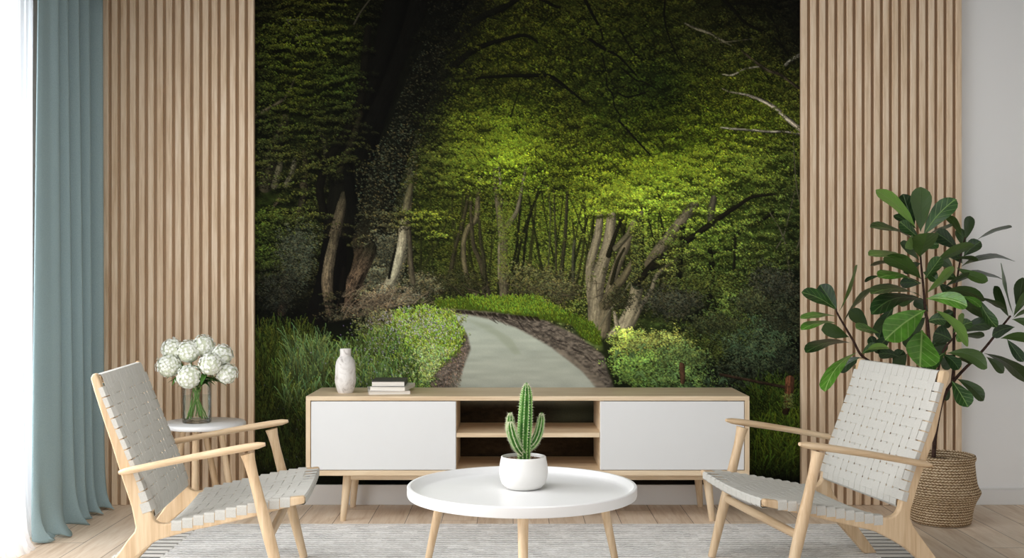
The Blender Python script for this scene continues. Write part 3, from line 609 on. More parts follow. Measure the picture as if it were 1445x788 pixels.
    for i in range(90):   # dry stems and brambles
        x0,y0=R.uniform(480,600),R.uniform(415,470); a=R.uniform(-1.2,.2); l=R.uniform(12,40)
        stroke([(x0,y0),(x0+l*.5*math.cos(a),y0+l*.5*math.sin(a)-2),(x0+l*math.cos(a),y0+l*math.sin(a)+2)],[1.6,1.3,.8],np.array((136,118,92))*R.uniform(.4,1.1),alpha=.75,bark=0)
    for i in range(50):
        x0,y0=R.uniform(640,850),R.uniform(395,428); a=R.normal(0,.7); l=R.uniform(8,26)
        stroke([(x0,y0),(x0+l*math.cos(a),y0+l*math.sin(a))],[1.5,.8],np.array((96,84,62))*R.uniform(.4,1.1),alpha=.7,bark=0)
    bush(950,425,50,30,2600,(44,50,34)); bush(1090,410,42,36,3200,(40,46,32)); bush(1000,400,60,18,1400,(54,68,24))
    fill([(962,452),(985,436),(1010,424),(1030,420),(1012,440),(985,458)],(8,8,5),soft=4,alpha=.85)
    # ---- ground: road, banks, verges
    gl=np.clip((PY-436)/110,0,1)
    roadc=np.stack([150+0*gl+4*gl,157+0*gl,142+2*gl],-1)/255.
    patch=(.90+.10*noise(60,9,11)+.08*noise(22,4,12)+.03*fine)
    fill([(618,436),(640,434),(690,436),(735,444),(770,452),(800,466),(815,474),(850,500),(872,522),(885,552),(885,700),(560,700),(585,552),(598,520),(620,486),(650,470),(640,446)],(84,76,66),soft=2,tx=.55+.75*noise(4,2,21)*1+.25*fine)
    fill([(636,444),(650,443),(672,446),(700,452),(728,462),(752,475),(778,490),(800,506),(822,524),(838,540),(850,556),(850,700),(628,700),(636,556),(648,536),(656,512),(664,492),(660,474),(650,458)],roadc,soft=3,tx=patch)
    fill([(652,448),(690,458),(722,478),(735,500),(726,500),(700,474),(668,456)],(128,134,112),soft=6,alpha=.5)
    fill([(640,520),(652,528),(645,560),(640,600),(620,600)],(120,118,98),soft=5,alpha=.5)
    fill([(778,490),(800,498),(840,530),(866,560),(850,560),(822,524)],(112,102,88),soft=3,alpha=.85,tx=.8+.4*noise(5,3,23))
    for i in range(60):
        u=R.random(); x0=690+u*170; y0=447+u*u*60+18*u+R.normal(0,2+8*u); stroke([(x0,y0),(x0+R.uniform(5,16),y0+R.uniform(2,8))],[1.6,.8],np.array((64,56,48))*R.uniform(.4,1.3),alpha=.7,bark=0)
    x,y=scatter(1500,poly=[(598,546),(650,486),(660,486),(648,546)]); S=np.broadcast_to(np.array([104,98,84],np.float32)/255,IMG.shape); leaves(x,y,1,src=S,var=.55,kerns=tinyk)
    def grass(n,poly,col,L=(5,14),lean=.35,w=1.0,var=.5,dens=None,tipgain=1.25):
        x,y=scatter(n,poly=poly); o=np.argsort(y); x,y=x[o],y[o]
        l=R.uniform(L[0],L[1],len(x)); a=R.normal(0,lean,len(x)); S=np.array(col,np.float32)/255
        c=S[None]*(1-var+2*var*R.random((len(x),1))); h=(R.random((len(x),1))-.5)*.3; c=c*np.concatenate([1+h,1+0*h,1-h],1)
        nb=8
        for b in range(nb):   # nearer blades over farther ones
            s=slice(len(x)*b//nb,len(x)*(b+1)//nb)
            for t in np.linspace(0,1,int(L[1])+1):
                bend=a[s]*l[s]*(t+t*t)*.5
                splat(x[s]+bend,y[s]-l[s]*t*(1-.18*t*np.abs(a[s])),c[s]*(.55+(tipgain-.55)*t),[(0,0,.9)] if w<=1 else [(0,0,.95),(1,0,.6)])
    # far verge
    vp=[(612,424),(650,420),(700,420),(742,420),(770,428),(800,440),(822,448),(836,455),(846,470),(850,488),(838,486),(818,474),(806,458),(780,452),(758,450),(740,446),(700,440),(660,437),(618,434)]
    fill(vp,(58,74,16),soft=2); grass(3000,vp,(78,98,24),L=(2,6),lean=.3,var=.25,tipgain=1.1)
    grass(1400,[(655,420),(760,420),(800,445),(740,446),(690,440)],(92,116,30),L=(2,7),var=.25,tipgain=1.1)
    for i in range(60):
        u=R.random(); stroke([(640+u*120,438+u*10),(640+u*120+R.uniform(2,6),441+u*12)],[2.5,1.5],(34,28,20),alpha=.6,bark=0)
    # left verge
    lv=[(358,470),(420,470),(460,455),(520,445),(560,432),(600,428),(625,436),(640,448),(654,466),(656,482),(646,496),(628,512),(612,530),(602,552),(600,700),(358,700)]
    fill(lv,M*.35,soft=3)
    grass(5200,[(358,560),(358,480),(430,478),(470,520),(520,700),(358,700)],(42,50,16),L=(12,42),lean=.25,var=.6,tipgain=1.1)
    grass(2600,[(380,540),(440,500),(500,520),(520,600),(440,620)],(54,66,24),L=(14,40),lean=.3,var=.55,tipgain=1.15)
    bush(600,470,58,34,5000,(98,120,44),dark=.5,var=.35); bush(560,455,50,24,2600,(80,88,54),dark=.4,var=.4); bush(540,482,50,26,3000,(62,76,34),dark=.4,var=.45)
    bush(590,505,40,30,3000,(98,120,56),dark=.4,var=.4); bush(575,540,34,22,2200,(92,124,52),dark=.35); bush(530,520,40,24,2400,(64,88,38),dark=.35)
    grass(2600,[(560,500),(625,440),(652,470),(640,496),(600,540)],(112,134,50),L=(3,8),lean=.5,var=.22,tipgain=1.1)
    grass(3800,[(545,470),(560,440),(600,432),(640,444),(655,470),(648,495),(620,520),(580,530),(550,510)],(112,136,48),L=(2,7),lean=.6,var=.35,tipgain=1.15)
    grass(1400,[(560,505),(600,490),(640,495),(600,545),(565,548)],(128,148,84),L=(2,6),lean=.8,var=.35,tipgain=1.2)
    grass(1600,[(470,500),(560,470),(590,520),(590,570),(470,580)],(70,88,38),L=(8,26),lean=.4,var=.5,tipgain=1.15)
    grass(420,[(400,520),(470,500),(560,540),(560,570),(400,580)],(80,98,54),L=(14,40),lean=.35,var=.35)
    grass(130,[(410,500),(460,500),(460,540),(410,540)],(70,84,46),L=(24,50),lean=.3,var=.3)
    def flowers(n,cx,cy,sx,sy,col): 
        x=R.normal(cx,sx,n); y=R.normal(cy,sy,n); S=np.broadcast_to(np.array(col,np.float32)/255,IMG.shape); m=inside(x,y,lv); leaves(x[m],y[m],1,src=S,var=.3,hue=.03,kerns=tinyk,alpha=.75)
    flowers(420,588,454,30,13,(158,152,196)); flowers(200,620,466,20,18,(150,146,204)); flowers(160,540,480,26,18,(140,132,184)); flowers(120,610,480,24,18,(190,196,160)); flowers(140,600,520,24,16,(196,206,170)); flowers(40,410,620,40,40,(100,92,140)); flowers(60,520,510,40,20,(130,120,180))
    # right bank plants
    rb=[(848,478),(880,470),(930,472),(985,450),(1060,430),(1131,420),(1131,700),(866,700),(866,548),(856,520)]
    fill(rb,M*.3,soft=4)
    bush(1000,480,60,34,3500,(48,62,22),dark=.3); bush(890,484,34,22,4200,(120,150,58),dark=.35); bush(930,488,52,22,4000,(98,116,50),dark=.35); bush(905,520,44,30,4600,(78,112,44),dark=.25); bush(960,505,44,24,2600,(60,82,38),dark=.25)
    bush(960,535,60,24,2200,(64,92,42),dark=.25); bush(1070,480,60,52,5200,(48,66,40),dark=.22); bush(1030,440,40,40,2000,(60,80,30)); bush(1110,520,24,40,1200,(26,34,22),dark=.3); bush(1040,530,50,30,1500,(32,42,26),dark=.25)
    bush(1105,445,34,28,2400,(34,42,26),dark=.4); bush(1010,455,50,16,1400,(40,50,26),dark=.4); bush(1060,425,30,20,1200,(48,58,32),dark=.4)
    x,y=scatter(5000,box=(590,270,835,405)); leaves(x,y,1.5,kerns=tinyk,alpha=.28,var=.4)
    for (cx,cy) in [(888,500),(902,528),(925,540),(950,528),(975,545),(1000,540),(1020,535),(905,490),(870,500),(1045,470),(1070,500),(1090,470),(1060,450),(1030,490),(1085,500)]:
        for j in range(5):   # drooping compound leaves
            a=R.uniform(0,2*np.pi); l=R.uniform(6,11)
            stroke([(cx,cy),(cx+l*.6*math.cos(a),cy+l*.5*math.sin(a)-1),(cx+l*math.cos(a),cy+l*.7*math.sin(a)+2)],[1.5,3.2,.8],np.array((104,136,76) if cx<960 else (66,88,58))*R.uniform(.6,1.1),bark=0,alpha=.9)
    grass(2600,[(1056,600),(1060,560),(1131,560),(1131,684),(1056,684)],(32,42,12),L=(14,46),lean=.5,var=.7)
    grass(500,[(1058,620),(1131,600),(1131,660),(1058,670)],(52,66,18),L=(20,50),lean=.6,var=.5)
    # iron rail and stump post
    stroke([(1015,528),(1045,534),(1080,541),(1112,547)],[4,4,4,5],(46,34,24),bark=.4); stroke([(1113,536),(1111,560),(1107,580)],[13,12,10],[(92,58,38),(80,50,32),(44,32,20)],bark=.5); stroke([(961,515),(962,530),(962,538)],[8,8,7],(74,52,36),bark=.4)
    x,y=scatter(150,box=(1104,555,1118,575)); leaves(x,y,4,var=.5)
    # the picture falls off to near black brown at its foot
    IMG[:]=IMG*1.0
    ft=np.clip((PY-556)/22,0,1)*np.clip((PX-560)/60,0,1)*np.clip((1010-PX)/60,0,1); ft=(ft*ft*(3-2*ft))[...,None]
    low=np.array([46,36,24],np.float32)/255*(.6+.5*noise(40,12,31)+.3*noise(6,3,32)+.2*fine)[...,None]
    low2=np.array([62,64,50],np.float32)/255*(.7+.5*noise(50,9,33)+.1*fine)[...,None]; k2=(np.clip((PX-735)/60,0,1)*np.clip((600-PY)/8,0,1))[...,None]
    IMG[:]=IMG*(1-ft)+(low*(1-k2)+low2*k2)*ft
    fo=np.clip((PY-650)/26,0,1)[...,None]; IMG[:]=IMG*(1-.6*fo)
    # lower left grass of the print grows darker downwards
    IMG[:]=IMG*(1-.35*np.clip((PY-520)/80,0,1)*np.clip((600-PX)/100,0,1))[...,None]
    lum=IMG.mean(-1,keepdims=True); IMG[:]=IMG*.95+lum*.05
    return np.clip(IMG,0,1)

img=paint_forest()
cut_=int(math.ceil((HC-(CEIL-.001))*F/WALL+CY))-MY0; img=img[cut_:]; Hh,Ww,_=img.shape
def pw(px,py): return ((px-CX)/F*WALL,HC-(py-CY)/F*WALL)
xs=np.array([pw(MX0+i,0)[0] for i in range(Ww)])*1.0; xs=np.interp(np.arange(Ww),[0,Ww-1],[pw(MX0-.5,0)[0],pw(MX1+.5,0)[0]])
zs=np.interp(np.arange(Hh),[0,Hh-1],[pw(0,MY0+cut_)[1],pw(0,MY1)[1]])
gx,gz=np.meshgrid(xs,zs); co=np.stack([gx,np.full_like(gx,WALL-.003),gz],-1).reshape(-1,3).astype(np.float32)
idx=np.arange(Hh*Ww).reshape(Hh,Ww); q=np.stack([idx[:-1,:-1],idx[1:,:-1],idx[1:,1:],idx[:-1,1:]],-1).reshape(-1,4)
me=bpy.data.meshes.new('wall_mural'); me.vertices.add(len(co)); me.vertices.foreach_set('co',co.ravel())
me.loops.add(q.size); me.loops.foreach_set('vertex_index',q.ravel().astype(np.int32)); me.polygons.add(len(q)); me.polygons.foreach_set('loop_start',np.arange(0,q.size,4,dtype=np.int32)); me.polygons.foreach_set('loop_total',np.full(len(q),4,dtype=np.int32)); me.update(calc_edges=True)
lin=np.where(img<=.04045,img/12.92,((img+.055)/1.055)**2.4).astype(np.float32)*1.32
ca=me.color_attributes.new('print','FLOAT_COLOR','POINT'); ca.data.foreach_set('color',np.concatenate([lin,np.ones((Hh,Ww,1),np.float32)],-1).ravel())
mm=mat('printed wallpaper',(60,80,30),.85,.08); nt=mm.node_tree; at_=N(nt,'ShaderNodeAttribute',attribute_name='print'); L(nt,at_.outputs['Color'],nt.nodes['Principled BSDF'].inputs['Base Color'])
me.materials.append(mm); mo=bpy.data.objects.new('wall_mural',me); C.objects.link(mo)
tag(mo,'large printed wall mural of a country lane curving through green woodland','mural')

# ------------------------------------------------------------------ slatted oak wall panels
def slat_panel(px_first,n,label,end=None):
    t=empty('slat_wall_panel',(0,WALL,0),label=label,cat='wall panel',group='slatted oak wall panels')
    P=12.83*5.512/F; x0=(px_first-CX)/F*5.512
    b=MB(); b.box(x0-.001,x0+P*(n-1)+.0285,-.008,-.0005,.001,CEIL-.001); b.build('backing_board',M['backing'],t)
    b=MB()
    for i in range(n):
        x=x0+i*P; b.box(x,x+.0278,-.028,-.008,.001,CEIL-.001)
    b.build('slats',M['slat'],t,bevel=.0015,seg=1); return t
slat_panel(1131,18,'pale oak vertical slat panel right of the forest mural')
slat_panel(358-8.2-12.83*19,20,'pale oak vertical slat panel between the curtain and the mural')

# ------------------------------------------------------------------ sideboard
SX0,SX1=-.920,1.060; SY0,SY1=5.10,5.512; SZ0,SZ1=.2138,.5698
sc=(SX0+SX1)/2
sb=empty('sideboard',(sc,(SY0+SY1)/2,0),label='long low oak sideboard with two white sliding doors and open middle shelves',cat='sideboard')
def lx(x): return x-sc
hy=(SY1-SY0)/2; T=.0205
OX0,OX1=-.249,.393     # open bay
for nm,z0_,z1_ in (('top_board',SZ1-T,SZ1),('bottom_board',SZ0,SZ0+.0235)):
    b=MB(); b.box(lx(SX0),lx(SX1),-hy,hy,z0_,z1_); b.build(nm,M['oak_x'],sb,bevel=.003)
for x0_ in (lx(SX0),lx(SX1)-T):
    b=MB(); b.box(x0_,x0_+T,-hy,hy,SZ0+.0225,SZ1-T+.001); b.build('end_panel',M['oak_z'],sb,bevel=.001)
for x0_ in (lx(OX0)-.018,lx(OX1)):
    b=MB(); b.box(x0_,x0_+.018,-hy+.02,hy-.004,SZ0+.023,SZ1-T); b.build('partition',M['oak_y'],sb)
b=MB(); b.box(lx(OX0)+.0005,lx(OX1)-.0005,-hy+.004,hy-.035,.3853,.4047); b.build('shelf',M['oak_x'],sb,bevel=.0015)
def door(x0,x1,mi):
    b=MB(); b.box(lx(x0),lx(x1),-hy+.002,-hy+.02,SZ0+.0255,SZ1-T-.003); return b.build('door',M['white'],sb,bevel=.0035,seg=3)
door(SX0+T+.002,OX0-.0008,0); door(OX1+.0008,SX1-T-.002,1)
for y0_ in (-hy+.07,hy-.06):
    b=MB(); b.box(-.80,.795,y0_,y0_+.025,.183,SZ0); b.build('apron',M['oak_x'],sb,bevel=.002)
for sx in (-1,1):
    for (yt,yb) in ((-hy+.085,-hy+.063),(hy-.05,hy-.028)):
        b=MB(); b.tube([(sx*.815,yt,SZ0),(sx*.817,yt*.98+yb*.02,.18),(sx*.833,yb,.012),(sx*.8335,yb,0)],[.0205,.0205,.0138,.013],20); b.build('leg',M['oak_z'],sb,smooth=50)

# vase on the sideboard
vx=at(488,554,5.26)
vz=SZ1
t=empty('ceramic_vase',(vx.x,5.25,vz),label='tall pale marbled ceramic vase with narrow neck on the left end of the sideboard',cat='vase')
prof=[(.0,0),(.032,0),(.036,.006),(.041,.022),(.047,.045),(.0485,.060),(.0468,.085),(.0465,.110),(.0450,.130),(.0415,.146),(.034,.160),(.0262,.169),(.0250,.176),(.0252,.203),(.0225,.203),(.0215,.18),(.022,.165),(.03,.12),(.0,.10)]
def fac(t_,i): 
    r=1/max(math.cos(((t_+.25+i*.035)%(2*math.pi/7))-math.pi/7),.85); k=1 if 2<i<10 else 0
    return (1-.065*k)+(r-1)*.9*k*.0+k*.065*r
b=MB(); b.lathe(prof,n=42,wob=fac); b.build('vase_body',M['stone'],t,smooth=24)
# books
def book(w,d,h,cx,cy,z,rz,cover,label,covers_dark=False):
    t=empty('book',(cx,cy,z),rz,label,'book','books stacked on the sideboard')
    c=.0022
    b=MB(); b.box(-w/2,w/2,-d/2,d/2,0,c); b.box(-w/2,w/2,-d/2,d/2,h-c,h); b.box(w/2-c,w/2,-d/2,d/2,c,h-c); b.build('cover',M[cover],t,bevel=.0006,seg=1)
    b=MB(); b.box(-w/2+.003,w/2-c,-d/2+.003,d/2-.003,c,h-c); b.build('pages',M['pages'],t)
    return t
book(.186,.245,.0150,-.573,5.292,SZ1,math.radians(9),'book_white','widest white book, lowest of the stack on the sideboard')
book(.164,.225,.0175,-.553,5.30,SZ1+.0152,math.radians(-7),'book_white','white book in the middle of the stack on the sideboard')
book(.152,.205,.0240,-.567,5.305,SZ1+.0329,math.radians(1.5),'book_dark','dark covered book lying on top of the stack')

# ------------------------------------------------------------------ coffee table and cactus
TX,TD,TR,TZ=.033,3.745,.3755,.42
t=empty('coffee_table',(TX,TD,0),label='round white tray top coffee table on three oak legs',cat='coffee table')
b=MB(); b.lathe([(0,TZ-.036),(TR-.008,TZ-.036),(TR-.002,TZ-.034),(TR,TZ-.028),(TR,TZ-.003),(TR-.003,TZ),(TR-.011,TZ),(TR-.014,TZ-.003),(TR-.022,TZ-.015),(TR-.030,TZ-.0205),(TR-.045,TZ-.022),(0,TZ-.022)],n=128); b.build('tabletop',M['table_white'],t,smooth=40)
for a in (-90,30,150):
    ca,sa=math.cos(math.radians(a)),math.sin(math.radians(a))
    b=MB(); b.tube([(ca*.308,sa*.308,TZ-.0355),(ca*.315,sa*.315,TZ-.06),(ca*.40,sa*.40,.0085)],[.0175,.0165,.0095],20); b.build('leg',M['ash_z'],t,smooth=50)
zt=TZ-.022
pc=at(738.8,694,3.79)
t=empty('potted_cactus',(pc.x,3.795,zt),label='small green cactus with three arms in a round white pot on the coffee table',cat='potted plant')
b=MB(); b.lathe([(0,0),(.050,0),(.060,.004),(.073,.018),(.080,.040),(.0815,.055),(.079,.080),(.0755,.098),(.0740,.106),(.0715,.107),(.0700,.103),(.0705,.094),(0,.094)],n=72); b.build('pot',M['pot'],t,smooth=60)
b=MB(); 
P=[]; 
for i in range(9):
    r=.0702*i/8; P.append([(r*math.cos(2*math.pi*k/40),r*math.sin(2*math.pi*k/40),.0945+random.uniform(-.001,.0022)*(i<8)) for k in range(41)])
b.grid(P)
for i in range(420):
    a=random.uniform(0,6.28); r=.068*math.sqrt(random.random()); s=random.uniform(.0012,.0028); x,y,z=r*math.cos(a),r*math.sin(a),.0955
    b.add([(x-s,y,z),(x+s,y,z),(x,y-s,z),(x,y+s,z),(x,y,z+s),(x,y,z-s)],[(0,2,4),(2,1,4),(1,3,4),(3,0,4),(2,0,5),(1,2,5),(3,1,5),(0,3,5)])
b.build('gravel_soil',M['grit'],t)
def cactus_arm(b,sp,pts,rad,ribs=8,seed=0):
    pts=crv(pts,8); m=len(pts); rnd=random.Random(seed)
    up=None; prev=None; n=ribs*6; vs=[];fs=[]
    for i,p in enumerate(pts):
        u=i/(m-1); r=float(np.interp(u,np.linspace(0,1,len(rad)),rad))
        d=(pts[min(i+1,m-1)]-pts[max(i-1,0)]).normalized()
        a=Vector((1,.3,0)) if prev is None else prev; a=(a-d*a.dot(d)).normalized(); prev=a; c=d.cross(a)
        for k in range(n):
            th=2*math.pi*k/n; ph=(k%6)/6; rib=1-.30*(math.sin(math.pi*ph)**.8)
            vs.append(p+(a*math.cos(th)+c*math.sin(th))*r*rib)
        if i<m-1:
            for q in range(ribs):
                th=2*math.pi*q/ribs; o=p+(a*math.cos(th)+c*math.sin(th))*(r*1.0)
                n0=(a*math.cos(th)+c*math.sin(th))
                s=.0013; sp.add([o+Vector((s,0,0)),o-Vector((s,0,0)),o+Vector((0,s,0)),o-Vector((0,s,0)),o+Vector((0,0,s*1.2)),o-Vector((0,0,s*1.2))],[(0,2,4),(2,1,4),(1,3,4),(3,0,4),(2,0,5),(1,2,5),(3,1,5),(0,3,5)])
                for j in range(4):
                    w=Vector((rnd.gauss(0,1),rnd.gauss(0,1),rnd.gauss(0,1)))*.0030+n0*.0035; sd=w.cross(n0).normalized()*.0005
                    sp.add([o-sd,o+sd,o+w],[(0,1,2)])
    for i in range(m-1):
        for k in range(n):
            k2=(k+1)%n; fs.append((i*n+k,i*n+k2,(i+1)*n+k2,(i+1)*n+k))
    vs.append(pts[-1]+(pts[-1]-pts[-2]).normalized()*.003); e=len(vs)-1
    for k in range(n): fs.append(((m-1)*n+k,(m-1)*n+(k+1)%n,e))
    b.add(vs,fs); b.mi=[1 if (q%n)%6 in (0,5) else 0 for q in range(len(fs))]
def cp(px,py,dd=0): 
    p=at(px,py,3.79+dd); return (p.x-pc.x,p.y-3.795,p.z-zt)
for nm,pts,rad,sd in (('stem',[cp(739.5,650),cp(740,620),cp(741.5,590),cp(742.8,560),cp(743,541)],[.021,.0225,.024,.0250,.0245,.023,.021,.015,.003],1),
    ('arm',[cp(742,636,.0),cp(752,627,.012),cp(759,614,.018),cp(763,598,.018),cp(764.5,583,.016)],[.010,.0145,.0155,.0155,.014,.012,.003],2),
    ('arm',[cp(737,640,-.008),cp(730,631,-.022),cp(724,617,-.028),cp(721,605,-.03),cp(719.5,595,-.03)],[.010,.0145,.0165,.0165,.0155,.012,.003],3),
    ('arm',[cp(738,632,.014),cp(727,624,.026),cp(720.5,608,.03),cp(720,595,.03),cp(720,583,.03)],[.009,.013,.0155,.016,.015,.012,.003],4)):
    b=MB(); s_=MB(); cactus_arm(b,s_,pts,rad,9 if nm=='stem' else 8,sd); o=b.build(nm,[M['cactus'],M['crest']],t,smooth=80); s_.build('spines',M['spine'],o)

# ------------------------------------------------------------------ woven lounge chairs
def chair(ch,label):
    X0,D0,a,sg,K=ch
    # local frame: x forward (towards the sitter's front), y sideways, z up
    fx=sg*math.cos(a); fd=-math.sin(a); rz=math.atan2(fd,fx)
    near=-1 if sg>0 else 1           # side of +y local that faces the camera
    t=empty('lounge_chair',(X0,D0,0),rz,label,'chair','low woven lounge chairs')
    W=.309; TH=.030
    pf=K['postfront']; fz=[p[1] for p in pf][::-1]; fy=[p[0] for p in pf][::-1]
    pc_=np.polyfit(fz,fy,3)
    def yf(z): return float(np.polyval(pc_,z))
    out=[Vector((p[0],p[1],0)) for p in K['outline']]
    for s in (1,-1):
        b=MB(); n=len(out); vs=[(p.x,s*(W-TH),p.y) for p in out]+[(p.x,s*W,p.y) for p in out]
        b.add(vs,[tuple(range(n)),tuple(range(n,2*n))[::-1]]+[(i,(i+1)%n,(i+1)%n+n,i+n) for i in range(n)])
        b.build('side_frame',M['ash_z'],t,bevel=.0055,seg=3)
    wt=W-TH
    # cross rails
    ztop=K['ztop']; zb=K['zbot']
    def xr(name,path,ry,rz_,m='ash_y'):
        b=MB(); n=len(path)
        vs=[];fs=[]
        for (y,x,z) in path: vs+=[(x-ry,y,z-rz_),(x+ry,y,z-rz_),(x+ry,y,z+rz_),(x-ry,y,z+rz_)]
        for i in range(n-1):
            for k in range(4): k2=(k+1)%4; fs.append((i*4+k,i*4+k2,(i+1)*4+k2,(i+1)*4+k))
        fs+=[(3,2,1,0),tuple((n-1)*4+k for k in range(4))]
        b.add(vs,fs); return b.build(name,M[m],t,bevel=.003)
    xr('top_rail',[(y,yf(ztop)-.012,ztop+.002) for y in (-wt,wt)],.009,.014)
    xr('lower_back_rail',[(y,yf(zb)-.014,zb+.012) for y in (-wt,wt)],.009,.012)
    rt=K['railtop']; ry=[p[0] for p in rt]; rzz=[p[1] for p in rt]
    yS0=rt[0][0]; yS1=rt[-1][0]
    pr_=np.polyfit(ry,rzz,3)
    def zs_(y): return float(np.polyval(pr_,y))
    def dip(s): return .016*(1-(s/W)**2)
    def zseat(y,s):
        u=(y-yS0)/(yS1-yS0); return zs_(y)-dip(s)*(.8+.5*math.sin(math.pi*u))
    ss=[-wt+2*wt*i/12 for i in range(13)]
    xr('front_rail',[(s,yS1-.012,zs_(yS1)-.0155-dip(s)*.8) for s in ss],.011,.0125)
    xr('rear_seat_rail',[(s,yS0+.0,zs_(yS0)-.016-dip(s)*.6) for s in ss],.011,.012)
    # ---- woven straps
    def weave(name,ni,nj,pos,nrm,udir,vdir,wi,wj,wrapV,wrapH,h=.0010):
        # pos(i_coord,j_coord)->point on the mean surface; V straps run along j, H straps along i
        b=MB(); sub=4
        for i in range(ni):
            pts=[];nn=[];ww=[]
            for (p,n_) in wrapV(i,0): pts.append(p);nn.append(n_);ww.append(wi)
            for j in range(nj):
                o=h if ((i+j)%4 in (0,1)) else -h; o2=h if ((i+j+1)%4 in (0,1)) else -h
                for k,oo,wf in ((-.30,o,1),(0,o,1),(.30,o,1),(.5,(o+o2)/2,.885)):
                    if k==.5 and j==nj-1: continue
                    v=j+k; p=Vector(pos(i,v)); n_=Vector(nrm(i,v)); pts.append(p+n_*oo); nn.append(n_); ww.append(wi*wf)
            for (p,n_) in wrapV(i,1): pts.append(p);nn.append(n_);ww.append(wi)
            b.ribbon(pts,nn,udir,widths=ww)
        for j in range(nj):
            pts=[];nn=[];ww=[]
            for (p,n_) in wrapH(j,0): pts.append(p);nn.append(n_);ww.append(wj)
            for i in range(ni):
                o=-h if ((i+j)%4 in (0,1)) else h; o2=-h if ((i+1+j)%4 in (0,1)) else h
                for k,oo,wf in ((-.32,o,1),(0,o,1),(.32,o,1),(.5,(o+o2)/2,.85)):
                    if k==.5 and i==ni-1: continue
                    v=i+k; p=Vector(pos(v,j)); n_=Vector(nrm(v,j)); pts.append(p+n_*oo); nn.append(n_); ww.append(wj*wf)
            for (p,n_) in wrapH(j,1): pts.append(p);nn.append(n_);ww.append(wj)
            b.ribbon(pts,nn,vdir(j),widths=ww)
        return b.build(name,M['strap'],t,smooth=30)
    # backrest
    ni,nj=13,12; z1=ztop-.018; z0=zb+.022; 
    def si(i): return -wt+(i+.5)*2*wt/ni
    def zj(j): return z1-(j+.5)*(z1-z0)/nj
    def bn(z):
        d=Vector((yf(z+.02)-yf(z-.02),0,.04)).normalized(); return Vector((d.z,0,-d.x))
    ofs=.0062
    def bpos(i,j): 
        z=zj(j); n=bn(z); return Vector((yf(z),si(i),z))+n*ofs
    def bnr(i,j): return bn(zj(j))
    def wV(i,e):
        s=si(i)
        if e==0: x=yf(ztop); return [((x-.026,s,ztop-.02),(-1,0,0)),((x-.026,s,ztop+.012),(-1,0,.3)),((x-.022,s,ztop+.0195),(-.6,0,1)),((x-.004,s,ztop+.0195),(.5,0,1)),((x+.002,s,ztop+.010),(1,0,.2)),((yf(z1)+.005,s,z1),bn(z1))]
        x=yf(zb); return [((yf(z0)+.006,s,z0),bn(z0)),((x+.002,s,zb+.004),(1,0,-.2)),((x-.004,s,zb-.004),(.5,0,-1)),((x-.024,s,zb-.003),(-.5,0,-1)),((x-.028,s,zb+.012),(-1,0,0))]
    pb=K['postback']; bz=[p[1] for p in pb][::-1]; by=[p[0] for p in pb][::-1]
    def wH(j,e):
        z=zj(j); n=bn(z); s=-1 if e==0 else 1; x=yf(z); dep=max(.012,(x-interp(z,bz,by))*.62)
        L_=[(Vector((x,s*(W+.0014),z))-n*dep,(0,s,0)),(Vector((x,s*(W+.0014),z))-n*.002,(0,s,0)),(Vector((x,s*(W+.001),z))+n*.0028,(n.x,s*.8,n.z)),(Vector((x,s*(W-.004),z))+n*.0045,n),(Vector((x,s*(wt-.002),z))+n*.0050,n)]
        return L_ if e==0 else L_[::-1]
    weave('woven_backrest',ni,nj,bpos,bnr,(0,1,0),lambda j:(bn(zj(j)).z*-1,0,bn(zj(j)).x),2*wt/ni*.965,(z1-z0)/nj*.968,wV,wH)
    # seat
    nj2=11; ya=yS0+.004; yb_=yS1-.045
    def yj(j): return yb_-(j+.5)*(yb_-ya)/nj2
    def sn(y,s):
        return Vector((-(zseat(y+.02,s)-zseat(y-.02,s)),-(zseat(y,s+.02)-zseat(y,s-.02)),.04)).normalized()
    def spos(i,j): y=yj(j); s=si(i); return Vector((y,s,zseat(y,s)+.004))
    def snr(i,j): return sn(yj(j),si(i))
    def wV2(i,e):
        s=si(i)
        if e==0:
            zt_=zs_(yS1)-.003-dip(s)*.8; x=yS1+.0015
            return [((x-.026,s,zt_-.028),(-.3,0,-1)),((x-.004,s,zt_-.0285),(.4,0,-1)),((x+.0022,s,zt_-.022),(1,0,-.2)),((x+.0022,s,zt_-.002),(1,0,.3)),((x-.003,s,zt_+.0035),(.4,0,1)),((yb_+.004,s,zseat(yb_,s)+.004),(0,0,1))]
        z=zs_(yS0)-.004-dip(s)*.6
        return [((ya,s,z+.005),(-.1,0,1)),((yS0-.011,s,z),(-1,0,.6)),((yS0-.0145,s,z-.012),(-1,0,0)),((yS0-.012,s,z-.027),(-.8,0,-1))]
    def wH2(j,e):
        y=yj(j); n=Vector((-(zs_(y+.02)-zs_(y-.02)),0,.04)).normalized(); s=-1 if e==0 else 1; z=zs_(y)
        L_=[(Vector((y,s*(W-.01),z-.0305)),(0,0,-1)),(Vector((y,s*(W+.0008),z-.0290)),(0,s,-.6)),(Vector((y,s*(W+.0014),z-.024)),(0,s,0)),(Vector((y,s*(W+.0014),z-.002)),(0,s,.2)),(Vector((y,s*(W-.002),z+.0035)),(0,s*.5,1)),(Vector((y,s*(wt+.004),z+.004)),(0,0,1))]
        return L_ if e==0 else L_[::-1]
    weave('woven_seat',ni,nj2,spos,snr,(0,1,0),lambda j:(1,0,(zs_(yj(j)+.02)-zs_(yj(j)-.02))/.04),2*wt/ni*.965,(yb_-ya)/nj2*.945,wV2,wH2)
